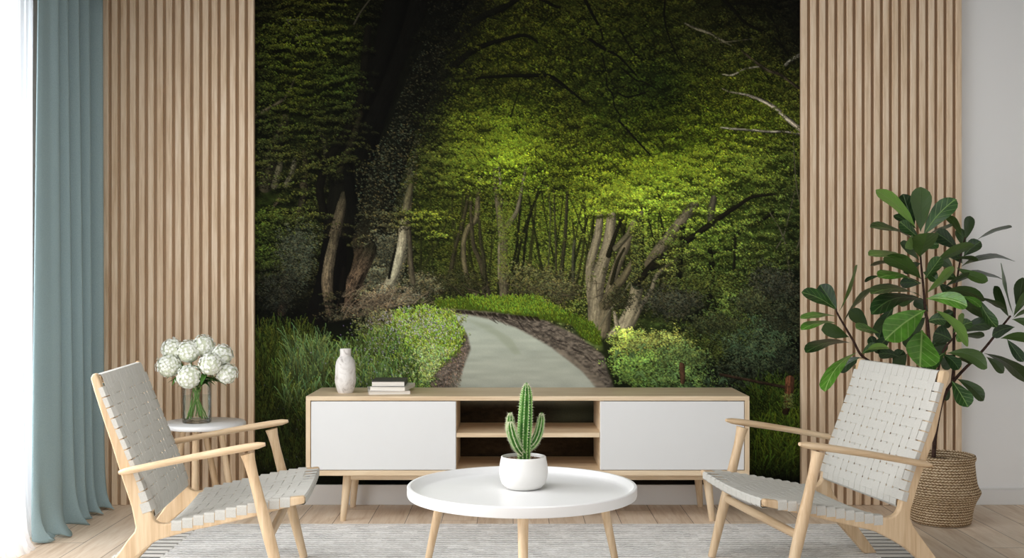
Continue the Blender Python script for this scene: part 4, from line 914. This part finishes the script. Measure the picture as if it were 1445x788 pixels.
    # armrests and front legs
    for s in (1,-1):
        k=K['near'] if s==near else K['far']
        A,Bp=k['armR'],k['armF']; dx=Bp[0]-A[0]
        pts=[(A[0]+dx*u,s*(A[2]+(Bp[2]-A[2])*u+(.004*math.sin(math.pi*u))),A[1]+(Bp[1]-A[1])*u+k.get('bow',.004)*math.sin(math.pi*u)) for u in (0,.04,.12,.3,.5,.7,.86,.95,1)]
        b=MB(); b.tube(pts,[.009,.0150,.0165,.0175,.0185,.0205,.0215,.019,.011],18,flat=[.75,.72,.70,.66,.64,.62,.60,.60,.55],up=(0,0,1)); b.build('armrest',M['ash_x'],t,smooth=60)
        lt,lb=k['legT'],k['legB']
        q=[(lt[0]+(lb[0]-lt[0])*u,s*(lt[2]+(lb[2]-lt[2])*u),(lt[1]-.006)*(1-u)+.0082*u) for u in (0,.05,.14,.30,.42,.6,.8,1)]
        b=MB(); b.tube(q,[.0235,.0195,.0170,.0180,.0205,.0200,.0175,.0150],18,flat=1.0); b.build('leg',M['ash_z'],t,smooth=60)
    kn,kf=K['near'],K['far']
    def legat(k,z,s):
        lt,lb=k['legT'],k['legB']; u=(lt[1]-z)/(lt[1]-.0); return (lt[0]+(lb[0]-lt[0])*u,s*(lt[2]+(lb[2]-lt[2])*u),z)
    p0=Vector(legat(kf,.236,-near)); p1=Vector(legat(kn,.236,near)); 
    b=MB(); b.tube([p0+(p1-p0)*.01,p0+(p1-p0)*.5,p0+(p1-p0)*.99],[.013,.0145,.013],14,flat=1.15); b.build('stretcher',M['ash_y'],t,smooth=60)
    return t
def outline(front,railtop,railbot,legback,postback,foot):
    P=front+railtop+railbot+foot+legback+postback
    return P
CL=dict(ztop=.757,zbot=.302,
 postfront=[(-.312,.780),(-.298,.738),(-.274,.680),(-.252,.619),(-.217,.538),(-.192,.470),(-.166,.410),(-.146,.342),(-.130,.297)],
 postback=[(-.189,.272),(-.202,.340),(-.228,.420),(-.264,.540),(-.292,.626),(-.323,.726),(-.334,.767)],
 railtop=[(-.078,.283),(.020,.306),(.129,.330),(.225,.348),(.315,.362),(.361,.366)],
 near=dict(armR=(-.238,.456,.322),armF=(.236,.545,.330),legT=(.178,.520,.328),legB=(.308,0,.338)),
 far=dict(armR=(-.238,.456,.322),armF=(.240,.540,.326),legT=(.176,.515,.328),legB=(.300,0,.333)))
CL['outline']=[(-.334,.767),(-.326,.781),(-.314,.781)]+CL['postfront'][1:]+[(-.124,.289),(-.112,.283),(-.096,.281)]+CL['railtop']+[(.364,.354),(.361,.341),(.315,.332),(.209,.303),(.129,.285),(.062,.271),(.0,.259),(-.063,.243),(-.112,.230),(-.136,.218),(-.168,.192),(-.195,.168),(-.235,.117),(-.335,.0078),(-.385,.0078),(-.248,.182),(-.214,.231),(-.193,.256)]+CL['postback'][:-1]
CR=dict(ztop=.755,zbot=.312,
 postfront=[(-.290,.776),(-.276,.716),(-.258,.665),(-.240,.614),(-.212,.545),(-.185,.472),(-.168,.430),(-.140,.345),(-.128,.305)],
 postback=[(-.168,.272),(-.170,.301),(-.189,.360),(-.204,.405),(-.229,.471),(-.265,.568),(-.294,.691),(-.318,.761)],
 railtop=[(-.070,.280),(.020,.298),(.184,.330),(.270,.344),(.361,.357)],
 near=dict(armR=(-.236,.455,.322),armF=(.248,.542,.330),legT=(.180,.520,.328),legB=(.308,0,.338)),
 far=dict(armR=(-.236,.455,.322),armF=(.250,.542,.328),legT=(.182,.518,.332),legB=(.306,0,.338)))
CR['outline']=[(-.318,.761),(-.313,.776),(-.300,.779)]+CR['postfront'][:]+[(-.120,.292),(-.108,.283),(-.088,.278)]+CR['railtop']+[(.364,.346),(.361,.333),(.275,.313),(.191,.292),(.09,.266),(.027,.250),(-.036,.234),(-.105,.199),(-.150,.172),(-.199,.130),(-.310,.0078),(-.362,.0078),(-.259,.142),(-.204,.213),(-.180,.246)]+CR['postback'][:-1]
chair((-1.0815,4.0966,-.086,1,CL),'wooden lounge chair with grey woven straps in front of the blue curtain, facing right')
chair((1.1417,4.1822,.1853,-1,CR),'wooden lounge chair with grey woven straps before the leafy plant, facing left')


# ------------------------------------------------------------------ side table, glass vase, flowers
sx,sy=-1.401,5.20; SZT=.443
t=empty('side_table',(sx,sy,0),label='small round white side table on slim wooden legs behind the left chair',cat='side table')
b=MB(); b.lathe([(0,SZT-.024),(.176,SZT-.024),(.184,SZT-.021),(.1875,SZT-.014),(.1865,SZT-.005),(.181,SZT),(0,SZT)],n=96); b.build('tabletop',M['table_white'],t,smooth=50)
for (x0,y0,x1,y1) in ((-1.4126,5.10,-1.406,5.06),(-1.426,5.28,-1.3546,5.33),(-1.330,5.21,-1.27,5.23),(-1.49,5.19,-1.55,5.18)):
    b=MB(); b.tube([(x0-sx,y0-sy,SZT-.023),(x1-sx,y1-sy,.0)],[.0135,.016],16); b.build('leg',M['ash_z'],t,smooth=50)
vx,vy=(277.8-CX)/F*5.18,5.18
t=empty('glass_vase',(vx,vy,SZT),label='clear glass cylinder vase holding white flowers on the side table',cat='vase')
r=.0645; b=MB(); b.lathe([(0,.0125),(r-.006,.0125),(r-.002,.009),(r-.004,.0003),(0,.0003)],n=64); b.lathe([(r-.004,.0004),(r,.004),(r,.200),(r-.0012,.2012),(r-.0022,.200)],n=64); b.build('glass_body',M['glass'],t,smooth=50)
b=MB(); b.lathe([(0,.0132),(r-.0105,.0132),(r-.0045,.018),(r-.0045,.122),(0,.122)],n=48); b.build('water',M['water'],t,smooth=60)
heads=[(244,494,.043,.02,'uppermost at the left of the bunch'),(238,517,.045,-.02,'leftmost and fullest at the lower left'),(266,533,.046,-.06,'lowest in front, hanging over the vase rim'),(266,497,.044,.0,'left of the two at the top'),(287,489,.042,.03,'highest at the middle top'),(297,515,.043,-.05,'round one right of centre in front'),(313,502,.041,.03,'upper right, behind the front heads'),(320,528,.040,.0,'lowest at the right edge')]
for i,(hx,hy_,hr,dd,wh) in enumerate(heads):
    hr*=1.26; c=at(hx,hy_,5.18+dd); c=Vector((c.x-vx,c.y-vy,c.z-SZT))
    t=empty('cut_flower',(vx,vy,SZT),label='white round flower head, '+wh,cat='flower',group='white flowers in the glass vase')
    rnd=random.Random(i); ang=rnd.uniform(0,6.28); foot=Vector((-.62*c.x,-.5*c.y,0)); 
    foot=Vector((max(-.042,min(.042,foot.x+rnd.uniform(-.012,.012))),max(-.04,min(.04,foot.y+rnd.uniform(-.02,.02))),.016))
    mouth=Vector((c.x*.18,c.y*.2+.0,.17))
    b=MB(); b.tube(crv([foot,foot.lerp(mouth,.5)+Vector((0,0,0)),mouth,c.lerp(mouth,.35)+Vector((0,0,.01)),c],5),[.0026]*21,7); 
    for q in range(2):      # side shoots under water
        f2=Vector((rnd.uniform(-.04,.04),rnd.uniform(-.035,.035),rnd.uniform(.02,.04))); m2=Vector((rnd.uniform(-.02,.02),rnd.uniform(-.02,.02),.15)); b.tube([f2,f2.lerp(m2,.5),m2],[.0022,.002,.0018],6)
    b.build('stem',M['stem'],t,smooth=70)
    b=MB(); n=190
    for k in range(n):
        zt_=1-2*(k+.5)/n; th=k*2.39996; rr=math.sqrt(1-zt_*zt_); d=Vector((rr*math.cos(th),rr*math.sin(th),zt_)); d=(d+Vector((rnd.gauss(0,.08),rnd.gauss(0,.08),rnd.gauss(0,.08)))).normalized()
        p=c+d*hr*rnd.uniform(.86,1.04)*(1-.12*(d.z<-.3)); a_=d.orthogonal().normalized(); bb=d.cross(a_); ro=rnd.uniform(0,6.28); s=rnd.uniform(.0072,.0098)
        for q in range(5):
            f=ro+q*1.2566; e=(a_*math.cos(f)+bb*math.sin(f)); g=d.cross(e); tl=d*rnd.uniform(.0005,.0028)
            b.add([p,p+e*s*.55+g*s*.42+tl*.6,p+e*s+tl,p+e*s*.55-g*s*.42+tl*.6],[(0,1,2,3)])
    o=b.build('flower_head',M['petal'],t)
    b=MB(); 
    for (lat) in range(1): pass
    P=[]; 
    for a1 in range(9):
        ph=math.pi*a1/8; P.append([c+Vector((math.sin(ph)*math.cos(2*math.pi*k/14),math.sin(ph)*math.sin(2*math.pi*k/14),math.cos(ph)))*hr*.86 for k in range(15)])
    b.grid(P); b.build('head_core',M['greenhead'],o,smooth=180)
    b=MB()
    for q in range(8):
        f=rnd.uniform(0,6.28); base=c.lerp(mouth,rnd.uniform(.35,.85)); e=Vector((math.cos(f),math.sin(f)*.6,rnd.uniform(-.3,.4))).normalized(); ln=rnd.uniform(.045,.075); sd=e.cross(Vector((0,0,1))).normalized(); vs=[];
        for k in range(7):
            u=k/6; w=ln*.22*math.sin(math.pi*u**.8)*(1-u*.2)+.0004; p=base+e*ln*u+Vector((0,0,-ln*.45*u*u)); vs+=[p-sd*w+Vector((0,0,w*.4)),p,p+sd*w+Vector((0,0,w*.4))]
        b.add(vs,[(k*3+j,k*3+j+1,k*3+j+4,k*3+j+3) for k in range(6) for j in range(2)])
    b.build('flower_leaves',M['fleaf'],t,smooth=180)

# ------------------------------------------------------------------ curtains
def drape(name,material,bot,top,z0,z1,parent_label,cat,flare=.0,thick=.0012,hem=0.0,nz=26,sub=8):
    rnd=random.Random(3)
    B=crv([Vector((x,y,0)) for x,y in bot],sub); Tp=crv([Vector((x,y,0)) for x,y in top],sub); P=[]
    for i in range(nz+1):
        u=i/nz; u=u**1.6 if flare else u; z=z0+(z1-z0)*u; row=[]
        for k,(p,q) in enumerate(zip(B,Tp)):
            w=min(1,u*1.0)
            x=p.x+(q.x-p.x)*w; y=p.y+(q.y-p.y)*w
            if flare:
                g=math.exp(-(z-z0)/.05)*flare; g2=math.exp(-(z-z0)/.18)*flare*.35
                x+=(g+g2)*(.65+.5*math.sin(k*.55)); y+=-(g)*.35*(math.sin(k*.8))
            zz=z+(.006*math.sin(k*.9)+.006)*math.exp(-(z-z0)/.02) if flare else z
            row.append((x,y,zz))
        P.append(row)
    b=MB(); b.grid(P); o=b.build(name,material,None,smooth=180,solid=thick); tag(o,parent_label,cat); return o
def wave(peaks,xp,xv,start,end):
    pts=[start]
    for i,(p) in enumerate(peaks):
        pts.append((xp,p))
        if i<len(peaks)-1: q=peaks[i+1]; d_=p+(q-p)*.32; pts.append((max(xv,-.411*d_),d_))
    pts.append(end); return pts
bot=[(-1.995,4.85),(-1.985,4.715),(-1.965,4.73)]+wave([4.925,5.06,5.195,5.285,5.41],-1.938,-2.115,(-1.945,4.82),(-1.99,5.47))
top=[(-1.99,4.88),(-1.972,4.762),(-1.962,4.775)]+wave([4.885,4.985,5.115,5.245,5.39],-1.938,-2.115,(-1.955,4.83),(-1.99,5.45))
drape('curtain',M['teal'],bot,top,.004,CEIL-.03,'dusty blue floor length linen curtain hanging in loose folds at the left','curtain',flare=.05)
base=crv([Vector(p) for p in ((-2.03,4.10,0),(-2.0,4.30,0),(-1.965,4.46,0),(-1.955,4.56,0),(-2.00,4.63,0),(-2.07,4.71,0),(-2.062,4.81,0),(-2.078,4.93,0),(-2.135,5.03,0),(-2.178,5.13,0))],4)
bot=[(p.x+(.011 if i%2 else -.011),p.y) for i,p in enumerate(base)]; top=[(x*.75-2.08*.25,y) for x,y in bot]
drape('sheer_curtain',M['sheer'],bot,top,.004,CEIL-.03,'white sheer voile curtain glowing with daylight at the far left','curtain',flare=.03,thick=0)

# ------------------------------------------------------------------ potted fig in a seagrass basket
bx,by_=1.926,5.13
fig=empty('potted_fig_tree',(bx,by_,0),label='large fiddle leaf fig with broad green leaves in a braided seagrass basket',cat='potted plant')
prof=[(.0,.002),(.120,.002),(.127,.006),(.131,.020),(.133,.045),(.138,.075),(.149,.105),(.161,.128),(.1675,.142),(.1665,.150),(.158,.163),(.151,.185),(.1475,.21),(.1445,.245),(.1425,.272),(.1430,.280),(.1475,.287),(.1485,.297),(.1455,.306),(.1395,.308),(.1345,.302),(.1325,.285),(.1325,.25)]
n=96; vs=[];fs=[];uvs=[]; ln=[0]
for i in range(1,len(prof)): ln.append(ln[-1]+math.dist(prof[i],prof[i-1]))
for i,(r,z) in enumerate(prof):
    for k in range(n+1):
        th=2*math.pi*k/n; rr=r*(1+.006*math.sin(th*3+z*20)); vs.append((rr*math.cos(th),rr*math.sin(th),z)); uvs.append((k/n*1.0,(ln[i]-.12)/.36*1.0))
for i in range(len(prof)-1):
    for k in range(n): a0=i*(n+1)+k; fs.append((a0,a0+1,a0+n+2,a0+n+1))
b=MB(); b.add(vs,fs); b.uv=uvs; b.build('basket',M['basket'],fig,smooth=180)
b=MB(); P=[[(.134*i/6*math.cos(2*math.pi*k/36),.134*i/6*math.sin(2*math.pi*k/36),.268+random.uniform(0,.008)) for k in range(37)] for i in range(7)]; b.grid(P); b.build('soil',M['soil'],fig)
def fp(px,py,D): p=at(px,py,D); return Vector((p.x-bx,p.y-by_,p.z))
b=MB()
def branch(pts,r0,r1):
    c=crv(pts,5); b.tube(c,[r0+(r1-r0)*i/(len(c)-1) for i in range(len(c))],9)
D=5.13
branch([fp(1317,655,D),fp(1319,600,D),fp(1314,520,D-.02),fp(1309,456,D-.04),fp(1306,441,D-.04),fp(1303,405,D-.04),fp(1299,362,D-.04),fp(1299,330,D-.04)],.0100,.0035)
branch([fp(1318,610,D),fp(1285,560,D),fp(1240,520,D),fp(1216,502,D-.05),fp(1204,481,D-.06),fp(1183,445,D-.06),fp(1180,436,D-.06)],.0085,.0035)
branch([fp(1319,620,D),fp(1330,565,D),fp(1350,533,D+.02),fp(1385,497,D+.04),fp(1410,466,D+.05),fp(1426,446,D+.05)],.0088,.0045)
branch([fp(1344,541,D+.02),fp(1346,515,D+.03),fp(1346,480,D+.03),fp(1349,410,D+.03),fp(1356,362,D+.03),fp(1362,335,D+.03)],.0080,.003)
branch([fp(1318,560,D),fp(1329,501,D-.02),fp(1344,479,D-.03),fp(1356,466,D-.05),fp(1357,452,D-.06)],.0060,.0025)
b.build('branches',M['bark'],fig,smooth=80)
# base x,y, tip x,y, seen width, arch, base depth, tip depth, tone (0 deep, 1 bright, 2 dark)
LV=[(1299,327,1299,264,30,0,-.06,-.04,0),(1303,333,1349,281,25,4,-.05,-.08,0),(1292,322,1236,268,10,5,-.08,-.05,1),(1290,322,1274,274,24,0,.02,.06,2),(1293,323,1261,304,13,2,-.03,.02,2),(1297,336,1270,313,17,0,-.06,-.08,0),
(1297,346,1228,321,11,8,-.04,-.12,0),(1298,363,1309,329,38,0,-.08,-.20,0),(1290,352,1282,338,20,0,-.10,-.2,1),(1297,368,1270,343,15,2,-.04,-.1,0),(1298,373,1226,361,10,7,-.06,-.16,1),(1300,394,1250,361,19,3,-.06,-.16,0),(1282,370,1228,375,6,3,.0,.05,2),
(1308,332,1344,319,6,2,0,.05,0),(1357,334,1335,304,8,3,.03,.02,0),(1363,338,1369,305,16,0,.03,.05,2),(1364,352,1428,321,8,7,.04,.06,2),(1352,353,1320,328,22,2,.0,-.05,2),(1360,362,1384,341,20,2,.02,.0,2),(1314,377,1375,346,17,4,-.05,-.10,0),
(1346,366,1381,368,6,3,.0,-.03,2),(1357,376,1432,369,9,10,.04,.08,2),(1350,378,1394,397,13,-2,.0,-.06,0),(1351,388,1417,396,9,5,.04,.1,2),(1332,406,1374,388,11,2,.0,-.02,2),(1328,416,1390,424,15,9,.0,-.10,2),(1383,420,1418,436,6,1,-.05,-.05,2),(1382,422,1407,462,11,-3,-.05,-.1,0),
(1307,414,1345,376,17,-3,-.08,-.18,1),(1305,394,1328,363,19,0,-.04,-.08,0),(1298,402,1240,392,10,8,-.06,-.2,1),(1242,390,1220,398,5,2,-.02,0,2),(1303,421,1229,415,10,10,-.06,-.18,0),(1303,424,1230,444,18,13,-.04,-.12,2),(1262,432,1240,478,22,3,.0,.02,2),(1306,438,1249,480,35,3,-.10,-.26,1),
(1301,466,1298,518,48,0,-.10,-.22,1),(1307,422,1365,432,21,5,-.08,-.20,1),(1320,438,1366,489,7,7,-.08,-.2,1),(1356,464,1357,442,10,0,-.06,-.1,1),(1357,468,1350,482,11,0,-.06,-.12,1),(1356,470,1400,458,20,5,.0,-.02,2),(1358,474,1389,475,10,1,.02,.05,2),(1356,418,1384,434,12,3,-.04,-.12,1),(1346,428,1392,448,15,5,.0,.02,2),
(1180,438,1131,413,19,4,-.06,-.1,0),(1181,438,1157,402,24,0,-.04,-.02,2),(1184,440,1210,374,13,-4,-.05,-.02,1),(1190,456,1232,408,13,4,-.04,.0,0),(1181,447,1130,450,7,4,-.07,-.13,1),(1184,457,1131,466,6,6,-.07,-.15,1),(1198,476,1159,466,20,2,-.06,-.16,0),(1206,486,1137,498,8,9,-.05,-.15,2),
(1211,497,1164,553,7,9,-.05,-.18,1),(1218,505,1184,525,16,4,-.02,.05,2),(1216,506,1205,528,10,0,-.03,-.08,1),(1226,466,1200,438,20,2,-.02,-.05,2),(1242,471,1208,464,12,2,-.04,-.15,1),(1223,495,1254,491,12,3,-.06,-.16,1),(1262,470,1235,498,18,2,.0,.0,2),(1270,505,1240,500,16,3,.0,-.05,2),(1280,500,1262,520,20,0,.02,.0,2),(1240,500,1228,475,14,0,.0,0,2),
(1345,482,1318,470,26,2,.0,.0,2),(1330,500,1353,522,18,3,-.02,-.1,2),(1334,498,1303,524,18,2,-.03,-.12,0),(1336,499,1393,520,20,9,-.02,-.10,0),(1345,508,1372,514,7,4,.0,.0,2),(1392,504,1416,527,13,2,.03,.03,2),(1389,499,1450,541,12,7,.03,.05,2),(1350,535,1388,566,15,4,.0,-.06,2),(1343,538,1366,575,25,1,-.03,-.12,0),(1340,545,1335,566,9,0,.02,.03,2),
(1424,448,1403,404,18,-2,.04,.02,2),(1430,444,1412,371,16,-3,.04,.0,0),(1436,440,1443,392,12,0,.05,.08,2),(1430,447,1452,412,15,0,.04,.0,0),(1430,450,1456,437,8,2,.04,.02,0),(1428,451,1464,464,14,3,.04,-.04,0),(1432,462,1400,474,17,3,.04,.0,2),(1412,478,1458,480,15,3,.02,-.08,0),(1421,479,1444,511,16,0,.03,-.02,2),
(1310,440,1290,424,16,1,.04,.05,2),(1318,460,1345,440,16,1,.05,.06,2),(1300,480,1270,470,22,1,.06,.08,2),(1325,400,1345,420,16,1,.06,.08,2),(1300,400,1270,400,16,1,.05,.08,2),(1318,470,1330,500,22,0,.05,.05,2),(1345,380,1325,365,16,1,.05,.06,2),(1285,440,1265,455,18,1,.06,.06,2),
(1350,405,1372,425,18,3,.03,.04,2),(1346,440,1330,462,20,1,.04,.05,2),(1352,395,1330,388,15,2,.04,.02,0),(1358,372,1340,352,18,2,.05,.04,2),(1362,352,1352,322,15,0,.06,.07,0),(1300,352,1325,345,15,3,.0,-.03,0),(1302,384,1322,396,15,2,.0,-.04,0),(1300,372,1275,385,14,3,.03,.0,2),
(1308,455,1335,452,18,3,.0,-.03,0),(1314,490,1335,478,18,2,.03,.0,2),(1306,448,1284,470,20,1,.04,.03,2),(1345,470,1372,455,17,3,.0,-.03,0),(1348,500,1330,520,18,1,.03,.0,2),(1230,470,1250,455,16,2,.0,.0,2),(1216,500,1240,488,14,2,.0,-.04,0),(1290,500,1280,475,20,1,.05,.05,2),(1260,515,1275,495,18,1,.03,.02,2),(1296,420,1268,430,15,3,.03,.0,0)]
b=MB(); b.uv=[]; rnd=random.Random(9)
sh_u=[0,.06,.14,.26,.4,.54,.67,.78,.88,.95,1.0]; sh_w=[.03,.10,.28,.52,.72,.90,1.0,.98,.82,.52,.06]
for (x0,y0,x1,y1,w,arch,d0,d1,tone) in LV:
    A=fp(x0,y0,D+d0); Bq=fp(x1,y1,D+d1); ln=(Bq-A).length; ax=(Bq-A).normalized()
    view=Vector((0,1,0)); pin=ax.cross(view).normalized()
    if pin.z<0: pin=-pin
    wr=w/F*D; Wreal=max(wr,.40*ln); cth=min(1,wr/Wreal); sth=math.sqrt(1-cth*cth)*(1 if rnd.random()<.8 else -1)
    dep=ax.cross(pin).normalized()
    lat=(pin*cth+dep*sth).normalized(); nrm=ax.cross(lat).normalized(); ar=arch/F*D; fold=rnd.uniform(.12,.28)*(.25+.75*cth); wvp=rnd.uniform(0,6)
    nv=8; rows=[]
    for u,sw in zip(sh_u,sh_w):
        c=A+(Bq-A)*u+pin*(ar*4*u*(1-u)); 
        for k in range(nv+1):
            v=-1+2*k/nv; h=Wreal*.5*sw
            up=fold*abs(v)*h + .06*h*math.sin(u*11+wvp+v*2)*abs(v)
            n2=nrm if nrm.z>=0 else -nrm
            p=c+lat*(v*h)+n2*up; p.y=min(p.y,WALL-by_-.036); rows.append(p); b.uv.append((u,.5+.5*v*max(sw,.2)))
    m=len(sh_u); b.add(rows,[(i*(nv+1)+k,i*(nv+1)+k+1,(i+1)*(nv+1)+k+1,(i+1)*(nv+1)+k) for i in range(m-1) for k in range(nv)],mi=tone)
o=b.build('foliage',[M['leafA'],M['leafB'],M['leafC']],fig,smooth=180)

# ------------------------------------------------------------------ rug
rg=empty('rug',(0,0,0),label='pale grey woven rug with white tasselled ends under the chairs and table',cat='rug')
RX=1.40; RY0,RY1=2.9,5.068
b=MB(); b.box(-1.372,1.44,RY0,RY1,0.0005,.0075); b.build('woven_field',M['rug'],rg,bevel=.003)
def fringe_end(x0,x1):
    b=MB(); s=1 if x1>x0 else -1
    n=20; P=[]
    for i in range(n+1):
        y=4.05+(RY1-.03-4.05)*i/n; e=x1-(x1-x0)*.0
        cut=max(0,(y-4.72)/.33); e=x0+(x1-x0)*(1-.45*cut**1.6)
        P.append([(x0,y,.0022),(x0+(e-x0)*.5,y,.0022),(e,y,.0022)])
    b.grid(P); b.build('fringe_backing',M['rugdark'],rg)
    y=4.07
    while y<RY1-.05:
        cut=max(0,(y-4.72)/.33); e=x0+(x1-x0)*(1-.45*cut**1.6)
        b=MB(); b.tube([(x0-s*.005,y,.0055),(x0+(e-x0)*.5,y+.002,.0055),(e,y,.0055)],[.0205,.0200,.0195],10,flat=.2,up=(0,0,1))
        # knotted tip
        for k in range(3): b.tube([(e,y-.014+.014*k,.006),(e+s*.022,y-.014+.014*k+random.uniform(-.004,.004),.004)],[.008,.004],8,flat=.6)
        b.build('tassel',M['tassel'],rg,smooth=60); y+=.060
fringe_end(1.44,1.615); fringe_end(-1.372,-1.545)

# ------------------------------------------------------------------ light and camera
w=bpy.data.worlds.new('sky'); bpy.context.scene.world=w; w.use_nodes=True; bg=w.node_tree.nodes['Background']; bg.inputs[0].default_value=(.93,.96,1,1); bg.inputs[1].default_value=1.6
def area(name,loc,rot,sx_,sy_,power,col):
    l=bpy.data.lights.new(name,'AREA'); l.shape='RECTANGLE'; l.size=sx_; l.size_y=sy_; l.energy=power; l.color=col; o=bpy.data.objects.new(name,l); C.objects.link(o); o.location=loc; o.rotation_euler=rot; return o
area('window_daylight',(XL-.35,3.4,1.25),(0,math.radians(-90),0),1.9,2.4,85,(.985,.995,1))
area('window_daylight_near_curtain',(XL-.35,4.1,1.25),(0,math.radians(-90),0),1.8,1.0,52,(.985,.995,1))
area('overhead_fill_light',(-.6,2.6,CEIL-.04),(0,0,0),2.4,1.6,58,(1,.99,.97))  # unseen overhead lamp, added to brighten upward faces and even out the room
cam=bpy.data.cameras.new('camera'); co_=bpy.data.objects.new('camera',cam); C.objects.link(co_); co_.location=(0,0,HC); co_.rotation_euler=(math.radians(90),0,0)
cam.sensor_width=36; cam.lens=F/1445*36; cam.clip_start=.05; bpy.context.scene.camera=co_
S=bpy.context.scene
S.view_settings.view_transform='Standard'; S.view_settings.look='None'; S.view_settings.gamma=1; S.view_settings.use_curve_mapping=False; S.view_settings.exposure=0.0
S.cycles.use_denoising=True; S.cycles.max_bounces=10; S.cycles.diffuse_bounces=5; S.cycles.glossy_bounces=4; S.cycles.transmission_bounces=8; S.cycles.transparent_max_bounces=12; S.cycles.sample_clamp_indirect=6; S.cycles.caustics_reflective=False; S.cycles.caustics_refractive=False
